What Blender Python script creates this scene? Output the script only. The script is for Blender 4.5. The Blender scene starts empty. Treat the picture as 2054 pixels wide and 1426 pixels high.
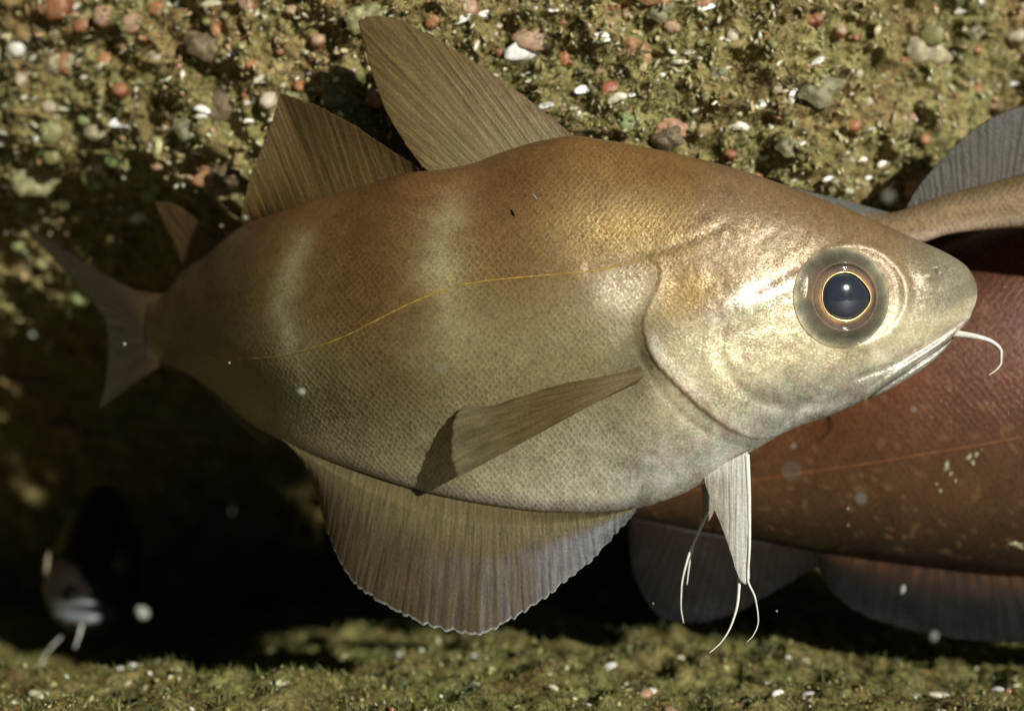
import bpy, math, random
import numpy as np
from mathutils import Vector, Quaternion
random.seed(7); RNG = np.random.default_rng(7)
scene = bpy.context.scene
COL = scene.collection

# ------------------------------------------------------------------ camera, world, sun, exposure
S = 0.00015            # metres per photo pixel in the plane of the big fish (fish about 29 cm long)
D = 0.45               # camera to that plane
W, H = 2054, 1426
cam_d = bpy.data.cameras.new('camera'); cam = bpy.data.objects.new('camera', cam_d); COL.objects.link(cam)
cam.location = (0, -D, 0); cam.rotation_euler = (math.radians(90), 0, 0)
cam_d.sensor_width = 36; cam_d.lens = 36 * D / (W * S)
cam_d.clip_start = 0.01; cam_d.clip_end = 100
cam_d.dof.use_dof = True; cam_d.dof.focus_distance = D - 0.018; cam_d.dof.aperture_fstop = 6.8
scene.camera = cam

LDIR = Vector((0.64, -1.0, 0.38)).normalized()          # towards the light
world = bpy.data.worlds.new('World'); scene.world = world; world.use_nodes = True
wn = world.node_tree; wn.nodes.clear()
sky = wn.nodes.new('ShaderNodeTexSky'); sky.sky_type = 'NISHITA'; sky.sun_disc = False
sky.sun_elevation = math.asin(LDIR.z); sky.sun_rotation = math.atan2(LDIR.x, LDIR.y)
bg = wn.nodes.new('ShaderNodeBackground'); bg.inputs['Strength'].default_value = 0.0048
wo = wn.nodes.new('ShaderNodeOutputWorld')
wat = wn.nodes.new('ShaderNodeMix'); wat.data_type = 'RGBA'; wat.blend_type = 'MULTIPLY'; wat.inputs[0].default_value = 1.0; wat.inputs[7].default_value = (0.62, 0.95, 1.35, 1)   # daylight that came down through water
wn.links.new(sky.outputs[0], wat.inputs[6]); wn.links.new(wat.outputs[2], bg.inputs[0]); wn.links.new(bg.outputs[0], wo.inputs[0])
sun_d = bpy.data.lights.new('sun', 'SUN'); sun_d.energy = 5.0; sun_d.angle = math.radians(1.2); sun_d.color = (1.0, 0.975, 0.89)
sun = bpy.data.objects.new('sun', sun_d); COL.objects.link(sun)
sun.location = LDIR * 2; sun.rotation_mode = 'QUATERNION'; sun.rotation_quaternion = (-LDIR).to_track_quat('-Z', 'Y')
vs = scene.view_settings; scene.display_settings.display_device = 'sRGB'
vs.view_transform = 'Standard'; vs.look = 'None'; vs.exposure = 0; vs.gamma = 1; vs.use_curve_mapping = False
scene.cycles.max_bounces = 6

# ------------------------------------------------------------------ small maths helpers
def P(px, py, y=0.0):
    k = (D + y) / D * S
    return np.stack(np.broadcast_arrays((np.asarray(px, float) - W / 2) * k, np.asarray(y, float), -(np.asarray(py, float) - H / 2) * k), -1)
def proj(v):
    k = S * (D + v[..., 1]) / D
    return v[..., 0] / k + W / 2, -v[..., 2] / k + H / 2
def pchip(xs, ys, x):
    xs = np.asarray(xs, float); ys = np.asarray(ys, float); x = np.clip(np.asarray(x, float), xs[0], xs[-1])
    h = np.diff(xs); d = np.diff(ys) / h; m = np.zeros_like(xs)
    for i in range(1, len(xs) - 1):
        if d[i-1] * d[i] > 0:
            w1 = 2*h[i] + h[i-1]; w2 = h[i] + 2*h[i-1]; m[i] = (w1 + w2) / (w1 / d[i-1] + w2 / d[i])
    m[0] = d[0]; m[-1] = d[-1]
    i = np.clip(np.searchsorted(xs, x) - 1, 0, len(h) - 1); t = (x - xs[i]) / h[i]
    return ((1+2*t)*(1-t)**2*ys[i] + t*(1-t)**2*h[i]*m[i] + t*t*(3-2*t)*ys[i+1] + t*t*(t-1)*h[i]*m[i+1])
def sm(a, b, x):
    t = np.clip((np.asarray(x, float) - a) / (b - a), 0, 1); return t*t*(3-2*t)
def lerp(a, b, t): return np.asarray(a) * (1 - t[..., None]) + np.asarray(b) * t[..., None]
def curve(pts, n, power=1.0):
    """smooth resample of a 2-D/3-D polyline by arc length"""
    p = np.asarray(pts, float); s = np.r_[0, np.cumsum(np.linalg.norm(np.diff(p, axis=0), axis=1))]; s /= s[-1]
    t = np.linspace(0, 1, n) ** power
    return np.stack([pchip(s, p[:, k], t) for k in range(p.shape[1])], -1)
def _h(ix, iy, iz, seed):
    n = (ix * 374761393 + iy * 668265263 + iz * 2147483647 + seed * 1274126177) & 0xffffffff
    n = ((n ^ (n >> 13)) * 1274126177) & 0xffffffff
    return ((n ^ (n >> 16)) & 0xffff) / 65535.0
def vnoise(p, seed=0):
    f = np.floor(p); i = f.astype(np.int64); t = p - f; t = t*t*t*(t*(t*6-15)+10); r = 0
    for a in (0, 1):
        for b in (0, 1):
            for c in (0, 1):
                w = (t[..., 0] if a else 1-t[..., 0]) * (t[..., 1] if b else 1-t[..., 1]) * (t[..., 2] if c else 1-t[..., 2])
                r = r + w * _h(i[..., 0]+a, i[..., 1]+b, i[..., 2]+c, seed)
    return r * 2 - 1
def fbm(p, octaves=4, seed=0, gain=0.5):
    r = 0; a = 1.0
    for o in range(octaves):
        r = r + a * vnoise(p * (2.03 ** o) + o * 17.3, seed + o); a *= gain
    return r
def n2(px, py, scale, octaves=3, seed=0):
    return fbm(np.stack([np.asarray(px)/scale, np.asarray(py)/scale, np.zeros_like(np.asarray(px, float)) + 0.37], -1), octaves, seed)
def pdist(px, py, poly):
    """unsigned distance to a polyline and the side (cross product sign, + is to the left of travel in photo axes)"""
    best = np.full(np.shape(px), 1e9); side = np.zeros(np.shape(px)); along = np.zeros(np.shape(px))
    for k in range(len(poly) - 1):
        ax, ay = poly[k]; bx, by = poly[k+1]; dx, dy = bx-ax, by-ay; L2 = dx*dx + dy*dy
        t = np.clip(((px-ax)*dx + (py-ay)*dy) / L2, 0, 1); ex = px-(ax+t*dx); ey = py-(ay+t*dy); d = np.hypot(ex, ey)
        m = d < best; best = np.where(m, d, best); side = np.where(m, np.sign(dx*ey - dy*ex), side); along = np.where(m, (k+t)/(len(poly)-1), along)
    return best, side, along

# ------------------------------------------------------------------ object helpers
def link(o, parent=None):
    COL.objects.link(o)
    if parent is not None: o.parent = parent
    return o
def mesh_data(name, V, F, mat, attrs=None, smooth=True, uv=None):
    me = bpy.data.meshes.new(name); V = np.asarray(V, np.float32); 
    if isinstance(F, np.ndarray):
        n, k = F.shape
        me.vertices.add(len(V)); me.vertices.foreach_set('co', V.ravel())
        me.loops.add(n*k); me.loops.foreach_set('vertex_index', F.astype(np.int32).ravel())
        me.polygons.add(n); me.polygons.foreach_set('loop_start', np.arange(0, n*k, k, dtype=np.int32)); me.polygons.foreach_set('loop_total', np.full(n, k, np.int32))
        me.update(calc_edges=True)
    else:
        me.from_pydata([tuple(v) for v in V], [], F)
    if smooth: me.polygons.foreach_set('use_smooth', np.ones(len(me.polygons), bool))
    for an, arr in (attrs or {}).items():
        arr = np.asarray(arr, np.float32)
        if arr.ndim == 1:
            a = me.attributes.new(an, 'FLOAT', 'POINT'); a.data.foreach_set('value', arr)
        elif arr.shape[1] == 2:
            a = me.attributes.new(an, 'FLOAT2', 'POINT'); a.data.foreach_set('vector', arr.ravel())
        else:
            a = me.attributes.new(an, 'FLOAT_COLOR', 'POINT'); a.data.foreach_set('color', np.c_[arr, np.ones(len(arr))].astype(np.float32).ravel())
    me.materials.append(mat); me.validate(); me.update()
    return me
def obj(name, me, parent=None):
    return link(bpy.data.objects.new(name, me), parent)
def thing(name, label, cat, loc=(0, 0, 0), group=None):
    o = link(bpy.data.objects.new(name, None)); o.location = loc; o.empty_display_size = 0.01
    return tag(o, label, cat, group)
def tag(o, label, cat, group=None):
    o['label'] = label; o['category'] = cat
    if group: o['group'] = group
    return o
def adopt(parent, o):
    """parent o to a thing placed at its own base, keeping o where it stands"""
    o.parent = parent; o.location = o.location - parent.location; return o
def grid_faces(nu, nv, closed_v=False, flip=False):
    i, j = np.meshgrid(np.arange(nu-1), np.arange(nv if closed_v else nv-1), indexing='ij'); j2 = (j+1) % nv
    f = np.stack([i*nv+j, (i+1)*nv+j, (i+1)*nv+j2, i*nv+j2], -1).reshape(-1, 4)
    return f[:, ::-1] if flip else f
def tube(pts, rad, n=10):
    """tapered tube through 3-D points, rounded ends"""
    p = np.asarray(pts, float); r = np.asarray(rad, float); m = len(p)
    T = np.gradient(p, axis=0); T /= np.linalg.norm(T, axis=1)[:, None] + 1e-12
    A = np.cross(T, np.array([0.13, 1.0, 0.07])); A /= np.linalg.norm(A, axis=1)[:, None] + 1e-12; B = np.cross(T, A)
    a = np.linspace(0, 2*np.pi, n, endpoint=False)
    V = p[:, None] + r[:, None, None] * (np.cos(a)[None, :, None]*A[:, None] + np.sin(a)[None, :, None]*B[:, None])
    V = V.reshape(-1, 3); F = [tuple(f) for f in grid_faces(m, n, True)]
    V = np.r_[V, [p[0] - T[0]*r[0]*0.5], [p[-1] + T[-1]*r[-1]*0.5]]; c0 = m*n; c1 = c0+1
    F += [(c0, j, (j+1) % n) for j in range(n)] + [(c1, (m-1)*n+(j+1) % n, (m-1)*n+j) for j in range(n)]
    return V, F

# ------------------------------------------------------------------ materials
def new_mat(name):
    m = bpy.data.materials.new(name); m.use_nodes = True; nt = m.node_tree; nt.nodes.clear()
    out = nt.nodes.new('ShaderNodeOutputMaterial'); b = nt.nodes.new('ShaderNodeBsdfPrincipled'); nt.links.new(b.outputs[0], out.inputs[0])
    return m, nt, b, out
def N(nt, t, **kw):
    n = nt.nodes.new(t)
    for k, v in kw.items():
        if k in n.inputs: n.inputs[k].default_value = v
        else: setattr(n, k, v)
    return n
def attr(nt, name):
    n = nt.nodes.new('ShaderNodeAttribute'); n.attribute_name = name; return n
def math_node(nt, op, a, b=None):
    n = nt.nodes.new('ShaderNodeMath'); n.operation = op
    for k, v in enumerate((a, b)):
        if v is None: continue
        if isinstance(v, (int, float)): n.inputs[k].default_value = v
        else: nt.links.new(v, n.inputs[k])
    return n.outputs[0]
def mixcol(nt, fac, a, b, mode='MIX'):
    n = nt.nodes.new('ShaderNodeMix'); n.data_type = 'RGBA'; n.blend_type = mode
    for s, v in ((0, fac), (6, a), (7, b)):
        if isinstance(v, (int, float)): n.inputs[s].default_value = v
        elif isinstance(v, tuple): n.inputs[s].default_value = v + (1,)
        else: nt.links.new(v, n.inputs[s])
    return n.outputs[2]

def skin_material(name, scale_px=9.0, rough=0.36, metal=1.0, bump=0.22, grain=0.75):
    """fish skin: pigment from the mesh, silver patches from the mesh, a net of small scales and fine guanine grain"""
    m, nt, b, out = new_mat(name)
    pg = attr(nt, 'pigment'); sv = attr(nt, 'silver'); sc = attr(nt, 'scaled'); sk = attr(nt, 'skin_uv')
    mp = N(nt, 'ShaderNodeMapping'); mp.inputs['Rotation'].default_value = (0, 0, math.radians(45)); mp.inputs['Scale'].default_value = (1/scale_px, 0.8/scale_px, 1)
    nt.links.new(sk.outputs['Vector'], mp.inputs['Vector'])
    vo = N(nt, 'ShaderNodeTexVoronoi', voronoi_dimensions='2D', feature='F1', Scale=1.0, Randomness=0.36)
    ve = N(nt, 'ShaderNodeTexVoronoi', voronoi_dimensions='2D', feature='DISTANCE_TO_EDGE', Scale=1.0, Randomness=0.36)
    wrp = N(nt, 'ShaderNodeTexNoise', Scale=0.16, Detail=2.0); nt.links.new(mp.outputs[0], wrp.inputs['Vector'])
    wv = N(nt, 'ShaderNodeVectorMath', operation='MULTIPLY_ADD'); nt.links.new(wrp.outputs['Color'], wv.inputs[0]); wv.inputs[1].default_value = (1.7, 1.7, 0); nt.links.new(mp.outputs[0], wv.inputs[2])
    nt.links.new(wv.outputs[0], vo.inputs['Vector']); nt.links.new(wv.outputs[0], ve.inputs['Vector'])
    rel = N(nt, 'ShaderNodeVectorMath', operation='SUBTRACT'); nt.links.new(wv.outputs[0], rel.inputs[0]); nt.links.new(vo.outputs['Position'], rel.inputs[1])
    lap = N(nt, 'ShaderNodeVectorMath', operation='DOT_PRODUCT'); nt.links.new(rel.outputs[0], lap.inputs[0]); lap.inputs[1].default_value = (-0.707, -0.707, 0)
    edge = N(nt, 'ShaderNodeMapRange', **{'From Min': 0.02, 'From Max': 0.2, 'To Min': 1.0, 'To Max': 0.0}); nt.links.new(ve.outputs['Distance'], edge.inputs['Value'])
    ef = math_node(nt, 'MULTIPLY', edge.outputs[0], sc.outputs['Fac'])
    # fine grain
    mg = N(nt, 'ShaderNodeMapping'); mg.inputs['Scale'].default_value = (1/5.0,)*3; nt.links.new(sk.outputs['Vector'], mg.inputs['Vector'])
    gr = N(nt, 'ShaderNodeTexNoise', Scale=1.0, Detail=3.0, Roughness=0.65); nt.links.new(mg.outputs[0], gr.inputs['Vector'])
    mg2 = N(nt, 'ShaderNodeMapping'); mg2.inputs['Scale'].default_value = (1/38.0,)*3; nt.links.new(sk.outputs['Vector'], mg2.inputs['Vector'])
    g2 = N(nt, 'ShaderNodeTexNoise', Scale=1.0, Detail=4.0, Roughness=0.6); nt.links.new(mg2.outputs[0], g2.inputs['Vector'])
    # each scale has a slightly different tone, pale rims, dark melanophore specks
    cell = N(nt, 'ShaderNodeSeparateColor'); nt.links.new(vo.outputs['Color'], cell.inputs[0])
    t1 = N(nt, 'ShaderNodeMapRange', **{'To Min': 0.90, 'To Max': 1.10}); nt.links.new(cell.outputs[0], t1.inputs['Value'])
    t2 = N(nt, 'ShaderNodeMapRange', **{'From Min': 0.3, 'From Max': 0.7, 'To Min': 1-0.36*grain, 'To Max': 1+0.34*grain}); nt.links.new(gr.outputs[0], t2.inputs['Value'])
    t3 = N(nt, 'ShaderNodeMapRange', **{'From Min': 0.3, 'From Max': 0.7, 'To Min': 0.92, 'To Max': 1.08}); nt.links.new(g2.outputs[0], t3.inputs['Value'])
    tone = math_node(nt, 'MULTIPLY', math_node(nt, 'MULTIPLY', t1.outputs[0], t2.outputs[0]), t3.outputs[0])
    vm = N(nt, 'ShaderNodeVectorMath', operation='SCALE'); nt.links.new(pg.outputs['Color'], vm.inputs[0]); nt.links.new(tone, vm.inputs['Scale'])
    rim = N(nt, 'ShaderNodeVectorMath', operation='MULTIPLY_ADD'); nt.links.new(vm.outputs[0], rim.inputs[0]); rim.inputs[1].default_value = (1.65, 1.7, 1.6); rim.inputs[2].default_value = (0.02, 0.02, 0.012)
    c1 = mixcol(nt, math_node(nt, 'MULTIPLY', ef, 0.55), vm.outputs[0], rim.outputs[0])
    # guanine iridescence: silver goes faintly pink / green from place to place
    ir = N(nt, 'ShaderNodeValToRGB'); e = ir.color_ramp.elements; e[0].position = 0.36; e[0].color = (1.0, 0.82, 0.80, 1); e[1].position = 0.66; e[1].color = (0.84, 1.0, 0.80, 1)
    e2 = e.new(0.5); e2.color = (1.0, 0.97, 0.86, 1); nt.links.new(g2.outputs[0], ir.inputs[0])
    c2 = mixcol(nt, math_node(nt, 'MULTIPLY', sv.outputs['Fac'], 0.8), c1, mixcol(nt, 1.0, c1, ir.outputs[0], 'MULTIPLY'))
    nt.links.new(c2, b.inputs['Base Color'])
    mt = math_node(nt, 'MULTIPLY', sv.outputs['Fac'], 0.55*metal); nt.links.new(mt, b.inputs['Metallic'])
    rr = N(nt, 'ShaderNodeMapRange', **{'From Min': 0.3, 'From Max': 0.7, 'To Min': rough-0.08, 'To Max': rough+0.12}); nt.links.new(gr.outputs[0], rr.inputs['Value']); nt.links.new(rr.outputs[0], b.inputs['Roughness'])
    sl = N(nt, 'ShaderNodeMapRange', **{'To Min': 0.3, 'To Max': 1.0}); nt.links.new(sv.outputs['Fac'], sl.inputs['Value']); nt.links.new(sl.outputs[0], b.inputs['Specular IOR Level'])
    hgt = math_node(nt, 'ADD', math_node(nt, 'MULTIPLY', math_node(nt, 'SUBTRACT', math_node(nt, 'MULTIPLY', lap.outputs['Value'], 0.9), vo.outputs['Distance']), sc.outputs['Fac']), math_node(nt, 'MULTIPLY', gr.outputs[0], 0.9*grain))
    bp = N(nt, 'ShaderNodeBump', Strength=bump, Distance=0.0007); nt.links.new(hgt, bp.inputs['Height'])
    # tiny guanine plates tilt this way and that
    ms = N(nt, 'ShaderNodeMapping'); ms.inputs['Scale'].default_value = (1/2.8,)*3; nt.links.new(sk.outputs['Vector'], ms.inputs['Vector'])
    vs_ = N(nt, 'ShaderNodeTexVoronoi', voronoi_dimensions='2D', feature='F1', Scale=1.0, Randomness=1.0); nt.links.new(ms.outputs[0], vs_.inputs['Vector'])
    off = N(nt, 'ShaderNodeVectorMath', operation='SUBTRACT'); nt.links.new(vs_.outputs['Color'], off.inputs[0]); off.inputs[1].default_value = (0.5, 0.5, 0.5)
    amt = N(nt, 'ShaderNodeMapRange', **{'From Min': 0.05, 'From Max': 0.5, 'To Min': 0.07, 'To Max': 0.20}); nt.links.new(sv.outputs['Fac'], amt.inputs['Value'])
    osc = N(nt, 'ShaderNodeVectorMath', operation='SCALE'); nt.links.new(off.outputs[0], osc.inputs[0]); nt.links.new(amt.outputs[0], osc.inputs['Scale'])
    add = N(nt, 'ShaderNodeVectorMath', operation='ADD'); nt.links.new(bp.outputs[0], add.inputs[0]); nt.links.new(osc.outputs[0], add.inputs[1])
    nrm = N(nt, 'ShaderNodeVectorMath', operation='NORMALIZE'); nt.links.new(add.outputs[0], nrm.inputs[0]); nt.links.new(nrm.outputs[0], b.inputs['Normal'])
    return m

def fin_material(name, transl=0.25, rough=0.42, clear=0.07):
    m, nt, b, out = new_mat(name); pg = attr(nt, 'pigment'); sk = attr(nt, 'skin_uv')
    mp = N(nt, 'ShaderNodeMapping'); mp.inputs['Scale'].default_value = (1/7.0, 1/60.0, 1); nt.links.new(attr(nt, 'ray_uv').outputs['Vector'], mp.inputs['Vector'])
    st = N(nt, 'ShaderNodeTexNoise', Scale=1.0, Detail=4.0, Roughness=0.6); nt.links.new(mp.outputs[0], st.inputs['Vector'])
    mg = N(nt, 'ShaderNodeMapping'); mg.inputs['Scale'].default_value = (1/6.0,)*3; nt.links.new(sk.outputs['Vector'], mg.inputs['Vector'])
    gr = N(nt, 'ShaderNodeTexNoise', Scale=1.0, Detail=3.0, Roughness=0.6); nt.links.new(mg.outputs[0], gr.inputs['Vector'])
    t1 = N(nt, 'ShaderNodeMapRange', **{'From Min': 0.3, 'From Max': 0.7, 'To Min': 0.66, 'To Max': 1.36}); nt.links.new(st.outputs[0], t1.inputs['Value'])
    t2 = N(nt, 'ShaderNodeMapRange', **{'From Min': 0.3, 'From Max': 0.7, 'To Min': 0.82, 'To Max': 1.18}); nt.links.new(gr.outputs[0], t2.inputs['Value'])
    vm = N(nt, 'ShaderNodeVectorMath', operation='SCALE'); nt.links.new(pg.outputs['Color'], vm.inputs[0]); nt.links.new(math_node(nt, 'MULTIPLY', t1.outputs[0], t2.outputs[0]), vm.inputs['Scale'])
    nt.links.new(vm.outputs[0], b.inputs['Base Color']); b.inputs['Roughness'].default_value = rough; b.inputs['Specular IOR Level'].default_value = 0.3
    bp = N(nt, 'ShaderNodeBump', Strength=0.4, Distance=0.0006); nt.links.new(math_node(nt, 'ADD', st.outputs[0], gr.outputs[0]), bp.inputs['Height']); nt.links.new(bp.outputs[0], b.inputs['Normal'])
    tr = N(nt, 'ShaderNodeBsdfTranslucent'); nt.links.new(vm.outputs[0], tr.inputs[0])
    mx = N(nt, 'ShaderNodeMixShader', Fac=transl); nt.links.new(b.outputs[0], mx.inputs[1]); nt.links.new(tr.outputs[0], mx.inputs[2])
    gl = N(nt, 'ShaderNodeBsdfTransparent'); m2 = N(nt, 'ShaderNodeMixShader', Fac=clear); nt.links.new(mx.outputs[0], m2.inputs[1]); nt.links.new(gl.outputs[0], m2.inputs[2]); nt.links.new(m2.outputs[0], out.inputs[0])
    return m

def tint_material(name, rough=0.5, spec=0.5, nscale=900, var=0.35, bumpd=0.0006, metal=0.0, transl=0.0):
    """colour from the mesh attribute 'tint' with fine natural variation"""
    m, nt, b, out = new_mat(name); t = attr(nt, 'tint'); g = N(nt, 'ShaderNodeNewGeometry')
    no = N(nt, 'ShaderNodeTexNoise', Scale=float(nscale), Detail=5.0, Roughness=0.65); nt.links.new(g.outputs['Position'], no.inputs['Vector'])
    mr = N(nt, 'ShaderNodeMapRange', **{'From Min': 0.3, 'From Max': 0.7, 'To Min': 1-var, 'To Max': 1+var}); nt.links.new(no.outputs[0], mr.inputs['Value'])
    vm = N(nt, 'ShaderNodeVectorMath', operation='SCALE'); nt.links.new(t.outputs['Color'], vm.inputs[0]); nt.links.new(mr.outputs[0], vm.inputs['Scale'])
    nt.links.new(vm.outputs[0], b.inputs['Base Color']); b.inputs['Roughness'].default_value = rough; b.inputs['Specular IOR Level'].default_value = spec; b.inputs['Metallic'].default_value = metal
    bp = N(nt, 'ShaderNodeBump', Strength=0.6, Distance=bumpd); nt.links.new(no.outputs[0], bp.inputs['Height']); nt.links.new(bp.outputs[0], b.inputs['Normal'])
    if transl:
        tr = N(nt, 'ShaderNodeBsdfTranslucent'); nt.links.new(vm.outputs[0], tr.inputs[0])
        mx = N(nt, 'ShaderNodeMixShader', Fac=transl); nt.links.new(b.outputs[0], mx.inputs[1]); nt.links.new(tr.outputs[0], mx.inputs[2]); nt.links.new(mx.outputs[0], out.inputs[0])
    return m

def plain_material(name, col, rough=0.4, spec=0.5, metal=0.0, coat=0.0, nscale=700, var=0.2, sss=0.0):
    m, nt, b, out = new_mat(name); g = N(nt, 'ShaderNodeNewGeometry')
    no = N(nt, 'ShaderNodeTexNoise', Scale=float(nscale), Detail=4.0); nt.links.new(g.outputs['Position'], no.inputs['Vector'])
    lo = tuple(c*(1-var) for c in col); hi = tuple(min(1, c*(1+var)) for c in col)
    nt.links.new(mixcol(nt, no.outputs[0], lo, hi), b.inputs['Base Color'])
    b.inputs['Roughness'].default_value = rough; b.inputs['Specular IOR Level'].default_value = spec; b.inputs['Metallic'].default_value = metal
    b.inputs['Coat Weight'].default_value = coat; b.inputs['Coat Roughness'].default_value = 0.05
    if sss:
        b.inputs['Subsurface Weight'].default_value = sss; b.inputs['Subsurface Radius'].default_value = (0.002, 0.0012, 0.0008)
    return m

def rock_material(name, floor=False):
    m, nt, b, out = new_mat(name); g = N(nt, 'ShaderNodeNewGeometry')
    def noise(s, d=5.0, r=0.6):
        n = N(nt, 'ShaderNodeTexNoise', Scale=float(s), Detail=d, Roughness=r); nt.links.new(g.outputs['Position'], n.inputs['Vector']); return n.outputs[0]
    big, mid, fine = noise(28), noise(110), noise(600)
    r1 = N(nt, 'ShaderNodeValToRGB'); e = r1.color_ramp.elements
    e[0].position = 0.34; e[0].color = (0.05, 0.042, 0.014, 1); e[1].position = 0.68; e[1].color = (0.40, 0.36, 0.16, 1)
    x = e.new(0.5); x.color = (0.20, 0.175, 0.062, 1)
    nt.links.new(mid, r1.inputs[0])
    r2 = N(nt, 'ShaderNodeValToRGB'); e = r2.color_ramp.elements
    e[0].position = 0.40; e[0].color = (0.27, 0.25, 0.085, 1); e[1].position = 0.60; e[1].color = (0.24, 0.11, 0.045, 1)
    nt.links.new(big, r2.inputs[0])
    c = mixcol(nt, 0.4, r1.outputs[0], r2.outputs[0])
    f = N(nt, 'ShaderNodeMapRange', **{'From Min': 0.3, 'From Max': 0.7, 'To Min': 0.45, 'To Max': 1.6}); nt.links.new(fine, f.inputs['Value'])
    vm = N(nt, 'ShaderNodeVectorMath', operation='SCALE'); nt.links.new(c, vm.inputs[0]); nt.links.new(f.outputs[0], vm.inputs['Scale'])
    nt.links.new(mixcol(nt, 1.0, vm.outputs[0], (0.72, 0.80, 0.66) if floor else (1.0, 1.0, 0.95), 'MULTIPLY'), b.inputs['Base Color']); b.inputs['Roughness'].default_value = 0.6; b.inputs['Specular IOR Level'].default_value = 0.4
    bp = N(nt, 'ShaderNodeBump', Strength=0.9, Distance=0.0016); nt.links.new(math_node(nt, 'ADD', mid, fine), bp.inputs['Height']); nt.links.new(bp.outputs[0], b.inputs['Normal'])
    return m

# ------------------------------------------------------------------ the setting: rock wall with its crevice, and the sea floor
FLOOR_Z = -747 * S
def wall_y(px, py):
    soft = lambda x, w: 0.5 * (x + np.sqrt(x*x + w*w))
    r = 0.027 + S * 0.95 * soft(py - 320, 60) + S * 6.0 * soft(py - 620 + 0.12*np.maximum(0, 650 - px), 80)      # overhang, then the crevice
    r = r + 0.62 * S * soft(730 - px, 130) + 0.055 * sm(1450, 2150, px)
    r = r + 0.048 * np.exp(-((px - 130) / 260)**2 - ((py - 490) / 150)**2)                                  # hollow behind the tail
    return 0.5 - 0.47 * np.exp(-(r - 0.03) / 0.47)           # flattens out far inside the crevice
def wall_point(px, py):
    px = np.asarray(px, float); py = np.asarray(py, float); y = wall_y(px, py)
    v = P(px, py, 0.0); v[..., 0] *= 1 + y / D; v[..., 2] *= 1 + y / D; v[..., 1] = y
    d = 0.006 * fbm(v * 28, 3, 3) + 0.0045 * fbm(v * 95, 3, 9) - 0.005 * (1 - np.abs(fbm(v * np.array((40, 40, 75.0)), 3, 13))) ** 3 + 0.0015 + 0.0011 * fbm(v * 330, 2, 21)
    v[..., 1] += d
    return v
def axis(lo, a, b, hi, nmid, nout):
    left = lo + (a - lo) * np.linspace(0, 1, nout, endpoint=False) ** 0.6; right = b + (hi - b) * np.linspace(0, 1, nout + 1)[1:] ** 1.7
    return np.r_[left, np.linspace(a, b, nmid), right]
gx = axis(-6000, -250, 2300, 8000, 560, 40); gy = axis(-5000, -150, 900, 1500, 250, 30)
GX, GY = np.meshgrid(gx, gy, indexing='ij')
V = wall_point(GX, GY)
wall = obj('rock_wall', mesh_data('rock_wall', V.reshape(-1, 3), grid_faces(len(gx), len(gy)), rock_material('encrusted rock')))
wall['kind'] = 'structure'
def floor_point(x, y):
    v = np.stack(np.broadcast_arrays(x, y, FLOOR_Z), -1).astype(float)
    v[..., 2] -= 0.031 * sm(0.03, -0.17, v[..., 0]) * sm(0.07, 0.2, v[..., 1])
    v[..., 2] += 0.0055 * fbm(v * 22, 3, 40) + 0.0028 * fbm(v * 80, 3, 44) + 0.001 * fbm(v * 300, 2, 48)
    return v
fx = axis(-4, -0.24, 0.24, 4, 420, 36); fy = axis(-3, -0.02, 0.36, 3, 300, 30)
FX, FY = np.meshgrid(fx, fy, indexing='ij')
floor = obj('sea_floor', mesh_data('sea_floor', floor_point(FX, FY).reshape(-1, 3), grid_faces(len(fx), len(fy)), rock_material('silty sea bed', True)))
floor['kind'] = 'structure'

# base solids used by the encrusting life
def ico():
    t = (1 + 5 ** .5) / 2
    v = np.array([(-1,t,0),(1,t,0),(-1,-t,0),(1,-t,0),(0,-1,t),(0,1,t),(0,-1,-t),(0,1,-t),(t,0,-1),(t,0,1),(-t,0,-1),(-t,0,1)], float); v /= np.linalg.norm(v[0])
    f = np.array([(0,11,5),(0,5,1),(0,1,7),(0,7,10),(0,10,11),(1,5,9),(5,11,4),(11,10,2),(10,7,6),(7,1,8),(3,9,4),(3,4,2),(3,2,6),(3,6,8),(3,8,9),(4,9,5),(2,4,11),(6,2,10),(8,6,7),(9,8,1)])
    return v, f
ICO_V, ICO_F = ico()
def rand_rot(n):
    q = RNG.normal(size=(n, 4)); q /= np.linalg.norm(q, axis=1)[:, None]; w, x, y, z = q.T
    return np.stack([1-2*(y*y+z*z), 2*(x*y-z*w), 2*(x*z+y*w), 2*(x*y+z*w), 1-2*(x*x+z*z), 2*(y*z-x*w), 2*(x*z-y*w), 2*(y*z+x*w), 1-2*(x*x+y*y)], -1).reshape(n, 3, 3)
def crumbs(name, pos, size, cols, mat, aspect=(1.0, 0.75, 0.45)):
    n = len(pos); sc = np.asarray(aspect) * RNG.uniform(0.7, 1.3, (n, 3)) * size[:, None]
    v = ICO_V[None] * RNG.uniform(0.72, 1.25, (n, 12, 1)) * sc[:, None]; v = np.einsum('nij,nkj->nki', rand_rot(n), v) + pos[:, None]
    f = ICO_F[None] + (np.arange(n) * 12)[:, None, None]
    tint = np.repeat(cols, 12, axis=0) * RNG.uniform(0.85, 1.15, (n * 12, 1))
    o = obj(name, mesh_data(name, v.reshape(-1, 3), f.reshape(-1, 3), mat, {'tint': tint}, smooth=True)); o['kind'] = 'stuff'; return o
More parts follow.
